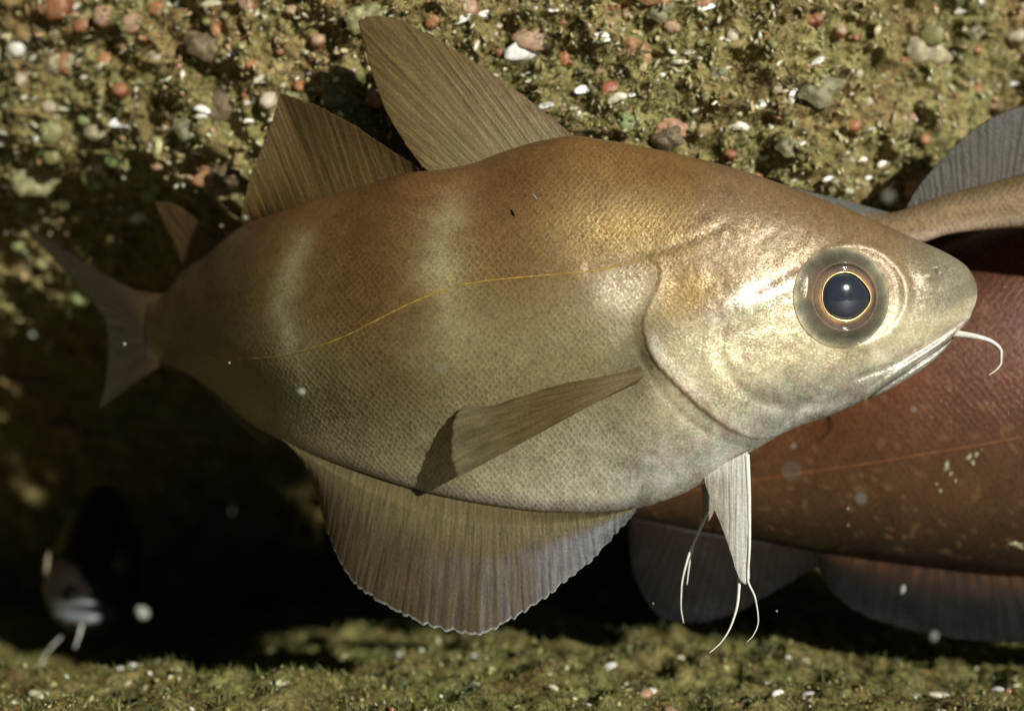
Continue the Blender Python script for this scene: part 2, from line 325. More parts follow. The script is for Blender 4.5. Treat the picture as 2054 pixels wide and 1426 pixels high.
def tufts(name, pos, nrm, length, cols, mat, width=0.00022):
    """short bent blades of turf: three vertices wide at the foot, one at the tip"""
    n = len(pos); d = nrm + RNG.normal(0, 0.55, (n, 3)); d /= np.linalg.norm(d, axis=1)[:, None]
    s = np.cross(d, RNG.normal(size=(n, 3))); s /= np.linalg.norm(s, axis=1)[:, None]; L = length[:, None]; w = width * RNG.uniform(0.6, 1.8, (n, 1))
    bend = RNG.normal(0, 0.25, (n, 3)) * L
    v = np.stack([pos - s*w, pos + s*w, pos + d*L*0.55 + s*w*0.7 + bend*0.3, pos + d*L*0.55 - s*w*0.7 + bend*0.3, pos + d*L + bend], 1)
    b = np.arange(n)[:, None] * 5
    F = [tuple(q) for q in (b + np.array([[0, 1, 2, 3]])).tolist()] + [tuple(q) for q in (b + np.array([[3, 2, 4]])).tolist()]
    o = obj(name, mesh_data(name, v.reshape(-1, 3), F, mat, {'tint': np.repeat(cols, 5, axis=0)}, smooth=False)); o['kind'] = 'stuff'; return o
PAL = np.array((1.0, 1.05, 0.95)) * np.array([(0.24,0.215,0.07),(0.33,0.295,0.115),(0.13,0.105,0.036),(0.10,0.095,0.033),(0.42,0.39,0.18),(0.34,0.155,0.07),(0.26,0.10,0.05),(0.50,0.45,0.29),(0.72,0.72,0.64),(0.13,0.15,0.06)])
PW = np.array([24, 20, 14, 10, 10, 5, 3, 6, 3.5, 6]); PW = PW / PW.sum()
crumb_mat = tint_material('encrusting crumbs', 0.22, 1.0, 1400, 0.4)
turf_mat = tint_material('turf', 0.38, 0.6, 1500, 0.3, transl=0.3)
n = 13000
qx = RNG.uniform(-250, 2300, n); qy = RNG.uniform(-150, 850, n) ; pos = wall_point(qx, qy); pos[:, 1] -= 0.0005
size = np.clip(RNG.lognormal(math.log(0.00060), 0.5, n), 0.0003, 0.0024)
cc = PAL[RNG.choice(len(PAL), n, p=PW)]; pk = sm(0.1, 0.55, n2(qx, qy, 150, 3, 111)); cc = lerp(cc, cc*np.array((1.0, 0.55, 0.5)) + np.array((0.05, 0.015, 0.004)), 0.75*pk)
tag(crumbs('encrusting_growth', pos, size, cc, crumb_mat, (1.1, 0.8, 0.32)), 'olive and pale crusty growth covering the rock wall behind the fish', 'marine growth')
n = 36000
qx = RNG.uniform(-250, 2300, n); qy = RNG.uniform(-150, 850, n); keep = n2(qx, qy, 170, 3, 5) > -0.15; qx, qy = qx[keep], qy[keep]; pos = wall_point(qx, qy)
nr = np.tile([0.1, -1.0, -0.15], (len(pos), 1))
tag(tufts('turf_growth', pos, nr, RNG.uniform(0.0012, 0.0052, len(pos)), PAL[RNG.choice([0, 1, 3, 4, 9, 2], len(pos))] * 0.95, turf_mat), 'short olive algal turf between the crusts on the rock wall', 'algae')
n = 9000
fxp = RNG.uniform(-0.26, 0.26, n); fyp = RNG.uniform(-0.02, 0.33, n); pos = floor_point(fxp, fyp); pos[:, 2] += 0.0003
size = np.clip(RNG.lognormal(math.log(0.00062), 0.5, n), 0.0003, 0.0024)
tag(crumbs('gravel', pos, size, PAL[RNG.choice(len(PAL), n, p=PW)], crumb_mat), 'fine shell gravel lying on the sea bed below the fish', 'gravel')
n = 30000
fxp = RNG.uniform(-0.26, 0.26, n); fyp = RNG.uniform(-0.02, 0.33, n); pos = floor_point(fxp, fyp); nr = np.tile([0.0, -0.15, 1.0], (n, 1))
tag(tufts('sea_bed_turf', pos, nr, RNG.uniform(0.0008, 0.0042, n), PAL[RNG.choice([0, 1, 3, 9, 2, 0], n)] * np.array((0.75, 0.85, 0.7)), turf_mat), 'short olive turf growing across the sea bed', 'algae')

n = 4200
qx = RNG.uniform(-250, 2300, n); qy = RNG.uniform(-150, 650, n); pos = wall_point(qx, qy); pos[:, 1] -= 0.0012
tag(crumbs('shell_flakes', pos, np.clip(RNG.lognormal(math.log(0.0009), 0.45, n), 0.0004, 0.0024), np.array([(0.52,0.47,0.26),(0.64,0.62,0.46),(0.42,0.39,0.17),(0.5,0.34,0.17)])[RNG.choice(4, n)], tint_material('flakes', 0.16, 0.9, 1200, 0.2), (1.3, 0.6, 0.2)), 'tiny glinting pale shell flakes scattered over the rock wall', 'shell flakes')
# anemones: closed round polyps on a foot, built once per colour, copied by sharing the mesh
def polyp_mesh(name, mat, c_side, c_top, seed):
    rr = np.array([0.95, 0.97, 1.0, 1.02, 1.0, 0.93, 0.76, 0.52, 0.30, 0.16, 0.0]); zz = np.array([-0.35, 0.0, 0.18, 0.42, 0.66, 0.88, 1.04, 1.14, 1.18, 1.19, 1.19])
    n = 20; a = np.linspace(0, 2*np.pi, n, endpoint=False); r = np.random.default_rng(seed)
    w = 1 + r.normal(0, 0.03, (11, n)) + 0.07*np.cos(a*r.integers(5, 9) + r.uniform(0, 6))[None] * (zz[:, None] > 0.5) + 0.07*np.cos(a*2 + r.uniform(0, 6))[None]
    V = np.stack([rr[:, None]*np.cos(a)*w, rr[:, None]*np.sin(a)*w, np.repeat(zz[:, None], n, 1)], -1)
    F = grid_faces(len(rr), n, True); t = sm(0.5, 1.1, zz)[:, None] * np.ones(n); t = t + 0
    tint = (1-t[..., None])*np.array(c_side) + t[..., None]*np.array(c_top)
    return mesh_data(name, V.reshape(-1, 3), F, mat, {'tint': tint.reshape(-1, 3)})
polyp_mat = tint_material('anemone flesh', 0.35, 0.5, 1100, 0.25, 0.0004, transl=0.18)
POLYPS = {'peach': polyp_mesh('anemone', polyp_mat, (0.36, 0.17, 0.09), (0.48, 0.32, 0.20), 1), 'orange': polyp_mesh('anemone', polyp_mat, (0.34, 0.11, 0.04), (0.42, 0.19, 0.08), 2),
          'pale': polyp_mesh('anemone', polyp_mat, (0.34, 0.26, 0.15), (0.55, 0.48, 0.34), 3), 'green': polyp_mesh('anemone', polyp_mat, (0.26, 0.19, 0.05), (0.27, 0.33, 0.13), 4),
          'rust': polyp_mesh('anemone', polyp_mat, (0.24, 0.075, 0.035), (0.33, 0.15, 0.07), 5), 'olive': polyp_mesh('anemone', polyp_mat, (0.16, 0.14, 0.05), (0.28, 0.27, 0.11), 6),
          'red': polyp_mesh('anemone', polyp_mat, (0.40, 0.06, 0.035), (0.42, 0.14, 0.08), 7), 'white': polyp_mesh('anemone', polyp_mat, (0.5, 0.47, 0.38), (0.7, 0.7, 0.62), 8)}
def seat(o, pos, direction, r, squash=1.0):
    q = Vector(direction).to_track_quat('Z', 'Y') @ Quaternion((0, 0, 1), random.uniform(0, 6.28)); o.rotation_mode = 'QUATERNION'; o.rotation_quaternion = q
    o.location = Vector(pos) + Vector(direction).normalized() * (-0.4 * r); o.scale = (r*random.uniform(0.8, 1.25), r*random.uniform(0.8, 1.2), r*squash)
def wall_dir(): return (random.uniform(-0.35, 0.35), -1, random.uniform(-0.3, 0.45))
# the polyps one can find in the photograph (photo x, y, radius, kind)
SPOTS = [(120,18,30,'rust'),(213,40,27,'peach'),(272,50,23,'peach'),(170,55,18,'rust'),(312,18,18,'orange'),(432,62,15,'orange'),(210,122,20,'orange'),(128,122,24,'rust'),(30,95,18,'white'),
 (315,112,16,'pale'),(362,92,13,'peach'),(505,135,15,'orange'),(635,75,16,'peach'),(495,12,18,'peach'),(235,160,22,'olive'),(245,185,18,'rust'),(50,165,16,'pale'),(100,215,18,'pale'),(165,238,14,'green'),
 (107,265,24,'olive'),(215,278,16,'orange'),(18,318,20,'green'),(110,312,24,'olive'),(228,322,14,'green'),(325,336,14,'peach'),(320,288,14,'olive'),(85,375,19,'green'),(190,368,17,'green'),(300,390,17,'green'),
 (45,412,20,'green'),(130,405,17,'olive'),(145,450,14,'green'),(38,490,15,'green'),(165,592,20,'green'),(178,505,14,'olive'),(88,530,13,'olive'),(110,555,16,'olive'),(360,255,11,'orange'),(540,205,18,'pale'),(493,190,10,'orange'),
 (868,45,17,'orange'),(940,12,20,'peach'),(1352,45,17,'peach'),(1132,110,17,'orange'),(1130,35,13,'rust'),(1260,20,11,'peach'),(1472,68,14,'pale'),(1685,60,14,'peach'),(1640,35,17,'rust'),(1870,70,22,'olive'),
 (1705,255,13,'orange'),(1630,35,12,'orange'),(1740,205,12,'pale'),(1410,200,14,'olive'),(1390,250,13,'olive'),(1480,300,14,'green'),(1465,310,12,'rust'),(1845,285,12,'orange'),(2030,80,20,'pale'),(1980,40,16,'olive'),
 (1000,95,11,'rust'),(1290,195,10,'peach'),(690,30,12,'rust'),(590,25,16,'peach'),(560,100,11,'rust'),(600,170,13,'orange'),(420,20,12,'pale'),(1205,140,11,'peach'),(1560,175,13,'pale'),(1545,95,12,'olive'),(1900,150,16,'olive'),(1960,180,14,'orange')]
for (x, y, r, k) in SPOTS:
    o = obj('anemone', POLYPS[k], wall); p = wall_point(x, y); seat(o, p, wall_dir(), r * S * (1 + p[1]/D) * 0.95, random.uniform(0.75, 1.15))
for _ in range(150):
    x, y = random.uniform(-200, 2250), random.uniform(-120, 560); o = obj('anemone', POLYPS[random.choice(['peach', 'orange', 'pale', 'rust', 'olive', 'olive', 'green' if x < 500 else 'pale'])], wall)
    p = wall_point(x, y); seat(o, p, wall_dir(), random.uniform(5, 11) * S, random.uniform(0.7, 1.1))
for (x, y, r, k, lab) in [(1255,255,24,'green','green topped anemone with orange skirt on the rock above the nape of the big fish'), (1075,72,34,'peach','widest peach anemone above the long white shell on the rock wall'),
                          (1222,183,17,'red','small bright red anemone on the rock wall between two white shells')]:
    p = wall_point(x, y); o = obj('anemone', POLYPS[k]); seat(o, p, (0.05, -1, 0.1), r * S * 1.05, 0.8)
    if r == 34: o.scale = (r*S*1.5, r*S*0.8, r*S*0.6); o.rotation_quaternion = Vector((0.05, -1, 0.1)).to_track_quat('Z', 'Y')
    tag(o, lab, 'anemone')

# sponge crusts: low lumpy patches spreading over the rock
sponge_mat = tint_material('sponge crust', 0.5, 0.5, 420, 0.55, 0.0014)
def sponge_mesh(col, seed):
    r = np.random.default_rng(seed); nr, n = 9, 30; a = np.linspace(0, 2*np.pi, n, endpoint=False); q = np.linspace(0.02, 1, nr)
    out = 0.75 + 0.3*fbm(np.stack([np.cos(a)*1.3, np.sin(a)*1.3, np.full(n, seed*3.7)], -1), 3, seed); R_, A_ = q[:, None]*out[None], np.repeat(a[None], nr, 0)
    x, y = R_*np.cos(A_), R_*np.sin(A_)*0.7; z = 0.22*(1-q[:, None]**3) + 0.10*fbm(np.stack([x*4, y*4, np.full(x.shape, seed*1.3)], -1), 3, seed+1)*(1-q[:, None]**4)
    return mesh_data('sponge', np.stack([x, y, z], -1).reshape(-1, 3), grid_faces(nr, n, True, flip=True), sponge_mat, {'tint': np.array(col)*(1 + 0.25*fbm(np.stack([x*5, y*5, z], -1), 2, seed)).reshape(-1, 1)})
SPONGES = [sponge_mesh(c, i) for i, c in enumerate([(0.34,0.19,0.09), (0.20,0.19,0.10), (0.42,0.24,0.14), (0.26,0.25,0.12), (0.14,0.10,0.05), (0.38,0.33,0.20)])]
for k in range(46):
    x, y = random.uniform(-150, 2200), random.uniform(-80, 430); p = wall_point(x, y); o = obj('sponge', SPONGES[k % 6], wall); q = random.uniform(26, 62)*S*(1+p[1]/D)
    o.rotation_mode = 'QUATERNION'; o.rotation_quaternion = Vector((random.uniform(-0.2, 0.2), -1, random.uniform(-0.2, 0.2))).to_track_quat('Z', 'Y') @ Quaternion((0, 0, 1), random.uniform(-0.5, 0.5)); o.location = Vector(p) + Vector((0, -0.0006, 0)); o.scale = (q,)*3

# shell fragments: thin curved plates
def shell_mesh(name, mat, col, seed):
    r = np.random.default_rng(seed); nu, nv = 9, 6; u = np.linspace(-1, 1, nu); v = np.linspace(-1, 1, nv); U, Vv = np.meshgrid(u, v, indexing='ij')
    wd = np.sqrt(np.clip(1 - 0.9*U**2, 0.04, 1)) * 0.42; top = np.stack([U, Vv*wd + 0.12*np.sin(2*U + r.uniform(0, 3)), 0.22*(1-U**2)*0.6 - 0.3*(Vv*wd)**2 + r.normal(0, 0.025, U.shape)], -1)
    bot = top.copy(); bot[..., 2] -= 0.09; V = np.r_[top.reshape(-1, 3), bot.reshape(-1, 3)]; F = [tuple(q) for q in grid_faces(nu, nv)] + [tuple(q + nu*nv) for q in grid_faces(nu, nv, flip=True)]
    ring = [(i, 0) for i in range(nu)] + [(nu-1, j) for j in range(1, nv)] + [(i, nv-1) for i in range(nu-2, -1, -1)] + [(0, j) for j in range(nv-2, 0, -1)]; ids = [i*nv+j for i, j in ring]
    F += [(ids[k], ids[(k+1) % len(ids)], ids[(k+1) % len(ids)]+nu*nv, ids[k]+nu*nv)[::-1] for k in range(len(ids))]
    return mesh_data(name, V, F, mat, {'tint': np.array(col)*r.uniform(0.85, 1.1, (len(V), 1))})
shell_mat = tint_material('shell', 0.22, 0.8, 900, 0.18, 0.0003)
SHELLS = [shell_mesh('shell_fragment', shell_mat, c, i) for i, c in enumerate([(0.78, 0.78, 0.73), (0.6, 0.56, 0.40), (0.46, 0.44, 0.28), (0.62, 0.60, 0.52)])]
def put_shell(x, y, r, ang, parent, me=None, name='shell_fragment', p=None, face=None):
    o = obj(name, me or random.choice(SHELLS), parent); p = wall_point(x, y) if p is None else p; o.rotation_mode = 'QUATERNION'
    d = Vector(face or (random.uniform(-0.1, 0.4), -1, random.uniform(-0.1, 0.5))).normalized(); k = r * S * (1 + p[1]/D)
    ax = Vector((math.cos(ang), 0, math.sin(ang))); ax = (ax - d*ax.dot(d)).normalized(); yv = d.cross(ax)
    from mathutils import Matrix
    o.rotation_quaternion = Matrix((ax, yv, d)).transposed().to_quaternion(); o.location = Vector(p) + d * k * 0.25; o.scale = (k,)*3; return o
for (x, y, r, a) in [(425,12,28,0.1),(75,118,20,0.1),(150,10,18,0.2),(530,162,24,0.1),(470,112,18,0.3),(245,252,26,0.05),(10,290,26,0.05),(15,270,18,-0.2),(130,218,20,0.1),(175,158,14,0.0),(190,338,24,-0.2),(15,375,22,-0.2),
  (280,430,30,0.2),(105,440,20,0.1),(400,310,16,0.0),(410,225,18,-0.2),(930,40,26,0.4),(970,25,20,0.6),(1210,85,18,0.3),(1205,75,22,0.15),(1015,128,10,0.2),(955,90,14,1.2),(1095,215,20,0.1),(1235,205,26,0.35),(1170,180,26,0.15),(1270,195,16,0.5),
  (1600,185,34,0.65),(1530,208,26,0.35),(1635,130,22,0.45),(1485,252,28,-0.1),(1770,330,22,0.4),(1725,322,16,0.1),(1600,295,12,0.3),(1650,365,16,0.2),(1590,365,14,0.4),(1745,355,14,0.3),(1385,105,16,0.1),(1420,8,22,0.4),(1930,22,18,0.1),(2035,168,14,0.3),
  (1430,212,14,0.7),(1510,340,14,0.8),(640,120,12,0.0),(500,205,14,0.2),(500,245,12,0.1),(330,190,12,-0.3),(410,240,14,-0.1),(90,285,16,0.0),(60,200,12,0.2),(310,375,12,0.1),(1330,150,12,0.2),(1560,130,10,0.8),(1110,20,16,0.0)]:
    put_shell(x, y, r * random.uniform(0.7, 0.95), a, wall)
for _ in range(80): put_shell(random.uniform(-150, 2200), random.uniform(-100, 470), random.uniform(4, 10), random.uniform(-0.4, 0.7), wall)
tag(put_shell(1055, 95, 46, 0.18, None, SHELLS[0], 'shell'), 'long bright white shell under the wide peach anemone on the rock wall', 'shell')

def floor_at(px, py):
    """point of the sea floor seen at a photo position"""
    y = (747 / (py - H/2) - 1) * D; return floor_point((px - W/2) * S * (1 + y/D), y)
for (x, y, r) in [(950,1385,24),(1225,1358,16),(1300,1395,20),(1415,1412,16),(1185,1400,14),(72,1385,20),(1110,1392,12),(1620,1400,14),(2000,1385,14),(1835,1390,14),(1510,1310,8),(1120,1262,12),(1380,1270,14),(1365,1335,9),(1295,1350,12),(570,1400,12),(1560,1415,14),(2040,1380,10),(1660,1382,9),(900,1408,10),(30,1400,10),(760,1410,10)]:
    p = floor_at(x, y); o = obj('shell_fragment', random.choice(SHELLS), floor); o.rotation_euler = (random.uniform(0.2, 1.0), random.uniform(-0.4, 0.4), random.uniform(-0.5, 0.5)); k = r*S*(1+p[1]/D)*0.9; o.location = Vector(p) + Vector((0, 0, k*0.3)); o.scale = (k,)*3
for _ in range(120):
    x, y = random.uniform(-50, 2100), random.uniform(1255, 1440); p = floor_at(x, y); o = obj('shell_fragment', random.choice(SHELLS), floor); k = random.uniform(3, 8)*S
    o.rotation_euler = (random.uniform(0, 1.2), random.uniform(-0.6, 0.6), random.uniform(0, 6.28)); o.location = Vector(p) + Vector((0, 0, k*0.4)); o.scale = (k,)*3
p = floor_at(1895, 1392); o = obj('shell', SHELLS[1]); o.rotation_euler = (0.7, 0.22, 0.05); o.location = Vector(p) + Vector((0, 0, 0.001)); o.scale = (0.0058, 0.0030, 0.004)
tag(o, 'thin pale straw coloured shell sliver lying on the sea bed at lower right', 'shell')
for (x, y, r, k) in [(343,1310,13,'white'),(370,1317,10,'pale'),(408,1317,12,'white'),(316,1320,8,'pale'),(240,1332,9,'white'),(265,1330,9,'white'),(490,1252,10,'olive'),(665,1322,14,'rust'),(1298,1352,16,'peach'),(1295,1400,15,'peach'),(1615,1345,9,'pale'),(1500,1410,14,'pale'),(1345,1422,16,'peach')]:
    o = obj('anemone', POLYPS[k], floor); p = floor_at(x, y); seat(o, p, (random.uniform(-0.2, 0.2), -0.5, 1), r*S*(1+p[1]/D), 0.9)

# ------------------------------------------------------------------ fish building
class Loft:
    """a fish body lofted from its side outline (photo positions), half thickness and bend in depth"""
    def __init__(s, top, bot, wid, bend, x0, x1, y0=0.0, nx=300, nphi=160, flat=0.8, disp=None, cosine=True, keel_f=lambda x: 0*x):
        s.top, s.bot, s.wid, s.bend, s.y0 = [np.array(sorted(a), float).T for a in (top, bot, wid, bend)] + [y0]
        t = np.linspace(0, 1, nx); t = 0.5 * (t + 0.5 - 0.5*np.cos(np.pi*t)) if cosine else t
        t = 1 - (1-t)**1.15
        X = x0 + (x1 - x0) * t; c = s.c(X); th = s.theta(X)
        zt, zb, w = pchip(*s.top, X), pchip(*s.bot, X), pchip(*s.wid, X) * S
        ph = np.linspace(0, 2*np.pi, nphi, endpoint=False)                       # 0 top, front half first
        fr = (1 - np.cos(ph)) / 2; prof = np.sign(np.sin(ph)) * np.abs(np.sin(ph)) ** flat; keel = keel_f(X)[:, None]
        PX = np.repeat(X[:, None], nphi, 1); PY = zt[:, None] + (zb - zt)[:, None] * fr[None]
        V = P(PX, PY, c[:, None])
        s.PXn, s.PYn = PX, PY
        off = w[:, None] * prof[None] * (1 - keel * sm(0.55, 1.0, fr)[None] * 0.55)
        if disp is not None: off = off + np.sign(off) * disp(PX, PY) * S * np.minimum(1, np.abs(prof)[None] * 2.5)
        V[..., 0] += -np.sin(th)[:, None] * off; V[..., 1] += -np.cos(th)[:, None] * off
        s.V = V; s.nx, s.nphi = nx, nphi; s.front = (ph > 0) & (ph < np.pi); s.fr = np.repeat(fr[None], nx, 0)
        arc = np.r_[0, np.cumsum(np.hypot(np.diff(X), np.diff(c) / S))]; s.U = np.repeat(arc[:, None], nphi, 1) + x0
        fv = V[:, s.front]; s.fpx, s.fpy = proj(fv); s.fv = fv
    def c(s, x):
        bx, bv = s.bend; x = np.asarray(x, float); g = np.linspace(min(bx[0], x.min()), max(bx[-1], x.max()), 600); th = np.radians(pchip(bx, bv, g))
        Y = np.r_[0, np.cumsum(0.5*(np.tan(th[1:]) + np.tan(th[:-1])) * np.diff(g))]; Y = Y[-1] - Y     # deeper towards the tail (left)
        return s.y0 + np.interp(x, g, Y) * S
    def theta(s, x): return np.radians(pchip(*s.bend, x))
    def at(s, px, py, lift=0.0):
        """point on the side that faces the camera, lifted towards the camera"""
        k = np.argmin((s.fpx - px)**2 + (s.fpy - py)**2); v = s.fv.reshape(-1, 3)[k]; return P(px, py, v[1] - lift)
    def build(s, name, mat, pig, parent, extra=()):
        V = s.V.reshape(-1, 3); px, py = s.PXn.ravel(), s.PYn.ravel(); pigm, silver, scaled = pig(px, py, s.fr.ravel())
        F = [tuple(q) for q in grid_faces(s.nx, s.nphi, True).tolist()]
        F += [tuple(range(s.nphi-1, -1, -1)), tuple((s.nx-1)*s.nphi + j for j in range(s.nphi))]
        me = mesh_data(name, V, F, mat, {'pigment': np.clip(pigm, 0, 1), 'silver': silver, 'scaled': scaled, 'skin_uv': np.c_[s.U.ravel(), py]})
        return obj(name, me, parent)

def fin(name, base, edge, depth, mat, color, parent, nu=160, nv=40, rays=26, ridge=1.4, thick=5.0, scallop=0.0, bulge=0.0, jag=1.0, even=False):
    """thin webbed fin between a base line and a free edge; depth(px, py, u, v) gives metres; rays stand proud as ridges"""
    B = curve(base, nu); E = curve(edge, nu); u = np.linspace(0, 1, nu); v = np.linspace(0, 1, nv)
    U, Vv = np.meshgrid(u, v, indexing='ij')
    uw = u + 0.35/rays*n2(u*rays*40, u*0, 60, 2, 12); rp = (np.sin(2*np.pi*rays*uw) + 0.5*np.sin(2*np.pi*rays*2.37*uw + 1)) * (0.6 + 0.5*n2(u*rays*40, u*0+50, 90, 2, 14)); fringe = scallop * (np.abs(np.sin(np.pi*rays*uw)) - 0.6) * (1 + 0.8*n2(u*rays*40, u*0+9, 70, 2, 15)) + jag * n2(u*900, u*0, 9, 2, 3)
    Edir = E - B; L = np.linalg.norm(Edir, axis=1)[:, None] + 1e-6; E = E + Edir / L * fringe[:, None] * np.minimum(1, L/40)
    px = B[:, None, 0]*(1-Vv) + E[:, None, 0]*Vv; py = B[:, None, 1]*(1-Vv) + E[:, None, 1]*Vv
    fade = np.sin(np.pi*np.clip(Vv, 0.04, 0.96)) ** 0.5
    y = depth(px, py, U, Vv) - bulge*S*np.sin(np.pi*Vv) - 0.5*ridge*S*rp[:, None]*fade - 2.5*S*n2(px, py, 70, 2, 8)*Vv
    th = thick * S * (1 - 0.75*Vv) * 0.5
    A = P(px, py, y - th).reshape(-1, 3); Bk = P(px, py, y + th).reshape(-1, 3); n = nu*nv
    F = [tuple(q) for q in grid_faces(nu, nv).tolist()] + [tuple(q) for q in (grid_faces(nu, nv, flip=True) + n).tolist()]
    ring = [(i, 0) for i in range(nu)] + [(nu-1, j) for j in range(1, nv)] + [(i, nv-1) for i in range(nu-2, -1, -1)] + [(0, j) for j in range(nv-2, 0, -1)]; ids = [i*nv+j for i, j in ring]
    F += [(ids[k], ids[k]+n, ids[(k+1) % len(ids)]+n, ids[(k+1) % len(ids)]) for k in range(len(ids))]
    col = color(px, py, U, Vv) * (1 + 0.12*rp[:, None, None]*(0.3+0.7*Vv[..., None])); col = np.clip(col.reshape(-1, 3), 0, 1)
    ru = np.c_[(U*L.mean()*0 + U*np.linalg.norm(np.diff((B+E)/2, axis=0), axis=1).sum()).ravel(), (Vv*L.mean()).ravel()]
    me = mesh_data(name, np.r_[A, Bk], F, mat, {'pigment': np.r_[col, col], 'skin_uv': np.tile(np.c_[px.ravel(), py.ravel()], (2, 1)), 'ray_uv': np.tile(ru, (2, 1))})
    return obj(name, me, parent)
def filament(name, pts, r0, r1, mat, parent, n=28, power=1.0):
    """pts: (px, py, y metres); radii in photo pixels"""
    c = curve(pts, n); t = np.linspace(0, 1, n); k = S * (1 + c[:, 2]/D)
    V, F = tube(P(c[:, 0], c[:, 1], c[:, 2]), (r0 + (r1-r0)*t**power) * k, 10); return obj(name, mesh_data(name, V, F, mat), parent)
def const(c): return lambda px, py, u, v: np.ones(px.shape + (3,)) * np.array(c)

# ---- the big fish in front
TOP = [(300,600),(318,598),(340,582),(370,548),(405,520),(440,496),(490,455),(560,430),(650,401),(750,370),(840,346),(871,344),(946,331),(1007,308),(1089,284),(1150,275),(1200,281),(1300,299),(1400,321),(1500,349),(1590,381),(1680,414),(1760,449),(1840,484),(1905,514),(1932,532),(1948,552),(1956,572),(1958.5,590)]
BOT = [(300,724),(320,728),(370,746),(430,786),(500,845),(545,872),(600,899),(700,937),(850,985),(1000,1015),(1100,1027),(1200,1029),(1270,1021),(1340,1000),(1410,968),(1460,934),(1500,908),(1524,894),(1568,868),(1647,839),(1708,813),(1778,782),(1849,738),(1905,684),(1930,655),(1946,627),(1955,606),(1958.5,591)]
WID = [(300,7),(330,20),(360,32),(450,66),(600,112),(800,148),(1000,166),(1200,173),(1400,172),(1550,160),(1700,137),(1800,111),(1870,86),(1915,60),(1945,34),(1955,18),(1958.5,2)]
BEND = [(200,60),(300,50),(400,53),(480,54),(560,48),(650,37),(760,24),(880,13),(1000,5),(1150,1),(1300,0),(1958.5,0)]
EYE = (1688, 596)
GILL = [(1286,528),(1308,550),(1306,570),(1290,606),(1274,652),(1284,700),(1308,738),(1345,775),(1400,825),(1455,860),(1510,876),(1570,870)]
GILL2 = [(1262,700),(1300,765),(1360,830),(1430,873),(1500,893)]
MOUTH = [(1940,648),(1921,664),(1880,694),(1826,728),(1785,756),(1748,782),(1733,797)]
MAXIL = [(1915,648),(1870,676),(1820,704),(1765,732),(1700,756)]
PREOP = [(1570,545),(1500,585),(1440,630),(1418,690),(1440,750),(1500,800),(1580,815),(1680,790)]
CREASE = [(1175,548),(1240,533),(1310,514),(1380,490),(1450,455),(1490,440)]
GILL, GILL2, MOUTH, MAXIL, PREOP, CREASE = [curve(q, 34) for q in (GILL, GILL2, MOUTH, MAXIL, PREOP, CREASE)]
def head_disp(px, py):
    ex, ey = px - EYE[0], py - EYE[1]; r = np.hypot(ex*0.97, ey*1.02)
    d = 3.5*np.exp(-((r-99)/10)**2) - 3*sm(95, 75, r)
    dg, sg, al = pdist(px, py, GILL); inside = np.where((sg > 0), 1.0, -1.0)
    beh = np.where(sg < 0, 0, 1)                                                   # behind the gill cover
    fall = np.exp(-np.maximum(dg, 0)/70.0) * sm(0.0, 0.22, al) * sm(1.0, 0.8, al) * (px < 1600)
    d = d - 5.0 * beh * fall * sm(-8, 22, dg) + 2.5*(1-beh)*np.exp(-dg/25)*(al < 0.999)*(al > 0.001)
    dg2, s2, a2 = pdist(px, py, GILL2); d = d - 1.8*np.exp(-(dg2/8)**2)
    dm, s3, a3 = pdist(px, py, MOUTH); d = d - 10*np.exp(-(dm/4.5)**2)*(1-0.4*a3) + 6*np.exp(-((dm-12)/7)**2)
    dx_, sx_, ax_ = pdist(px, py, MAXIL); d = d - 5*np.exp(-(dx_/7)**2)
    dp, s4, a4 = pdist(px, py, PREOP); d = d - 3.0*np.exp(-(dp/12)**2)
    dc, s5, a5 = pdist(px, py, CREASE); d = d - 2.2*np.exp(-(dc/9)**2)*sm(1.0, 0.5, a5)
    d = d + 6*np.exp(-(((px-1838)/16)**2 + ((py-556)/13)**2)) - 9*np.exp(-(((px-1852)/7)**2 + ((py-552)/6)**2)) + 5*np.exp(-(((px-1858)/9)**2 + ((py-538)/9)**2))
    # bones under the cheek skin
    hd = sm(1290, 1420, px); d = d + hd*(1.7*n2(px, py, 85, 2, 31) + 0.7*n2(px, py, 22, 2, 33))
    d = d + 8*np.exp(-(((px-1490)*0.94 + (py-600)*-0.34)/95)**2 - (((px-1490)*0.34 + (py-600)*0.94)/30)**2)     # ridge behind the eye
    d = d + (1-hd)*1.4*n2(px, py, 120, 2, 35)
    # hollow at the pectoral root
    d = d - 13*np.exp(-(((px-1262)/34)**2 + ((py-738)/58)**2))
    return d
main = Loft(TOP, BOT, WID, BEND, 300, 1958.5, 0.0, 760, 520, 0.8, head_disp, keel_f=lambda x: sm(1420, 1200, x))
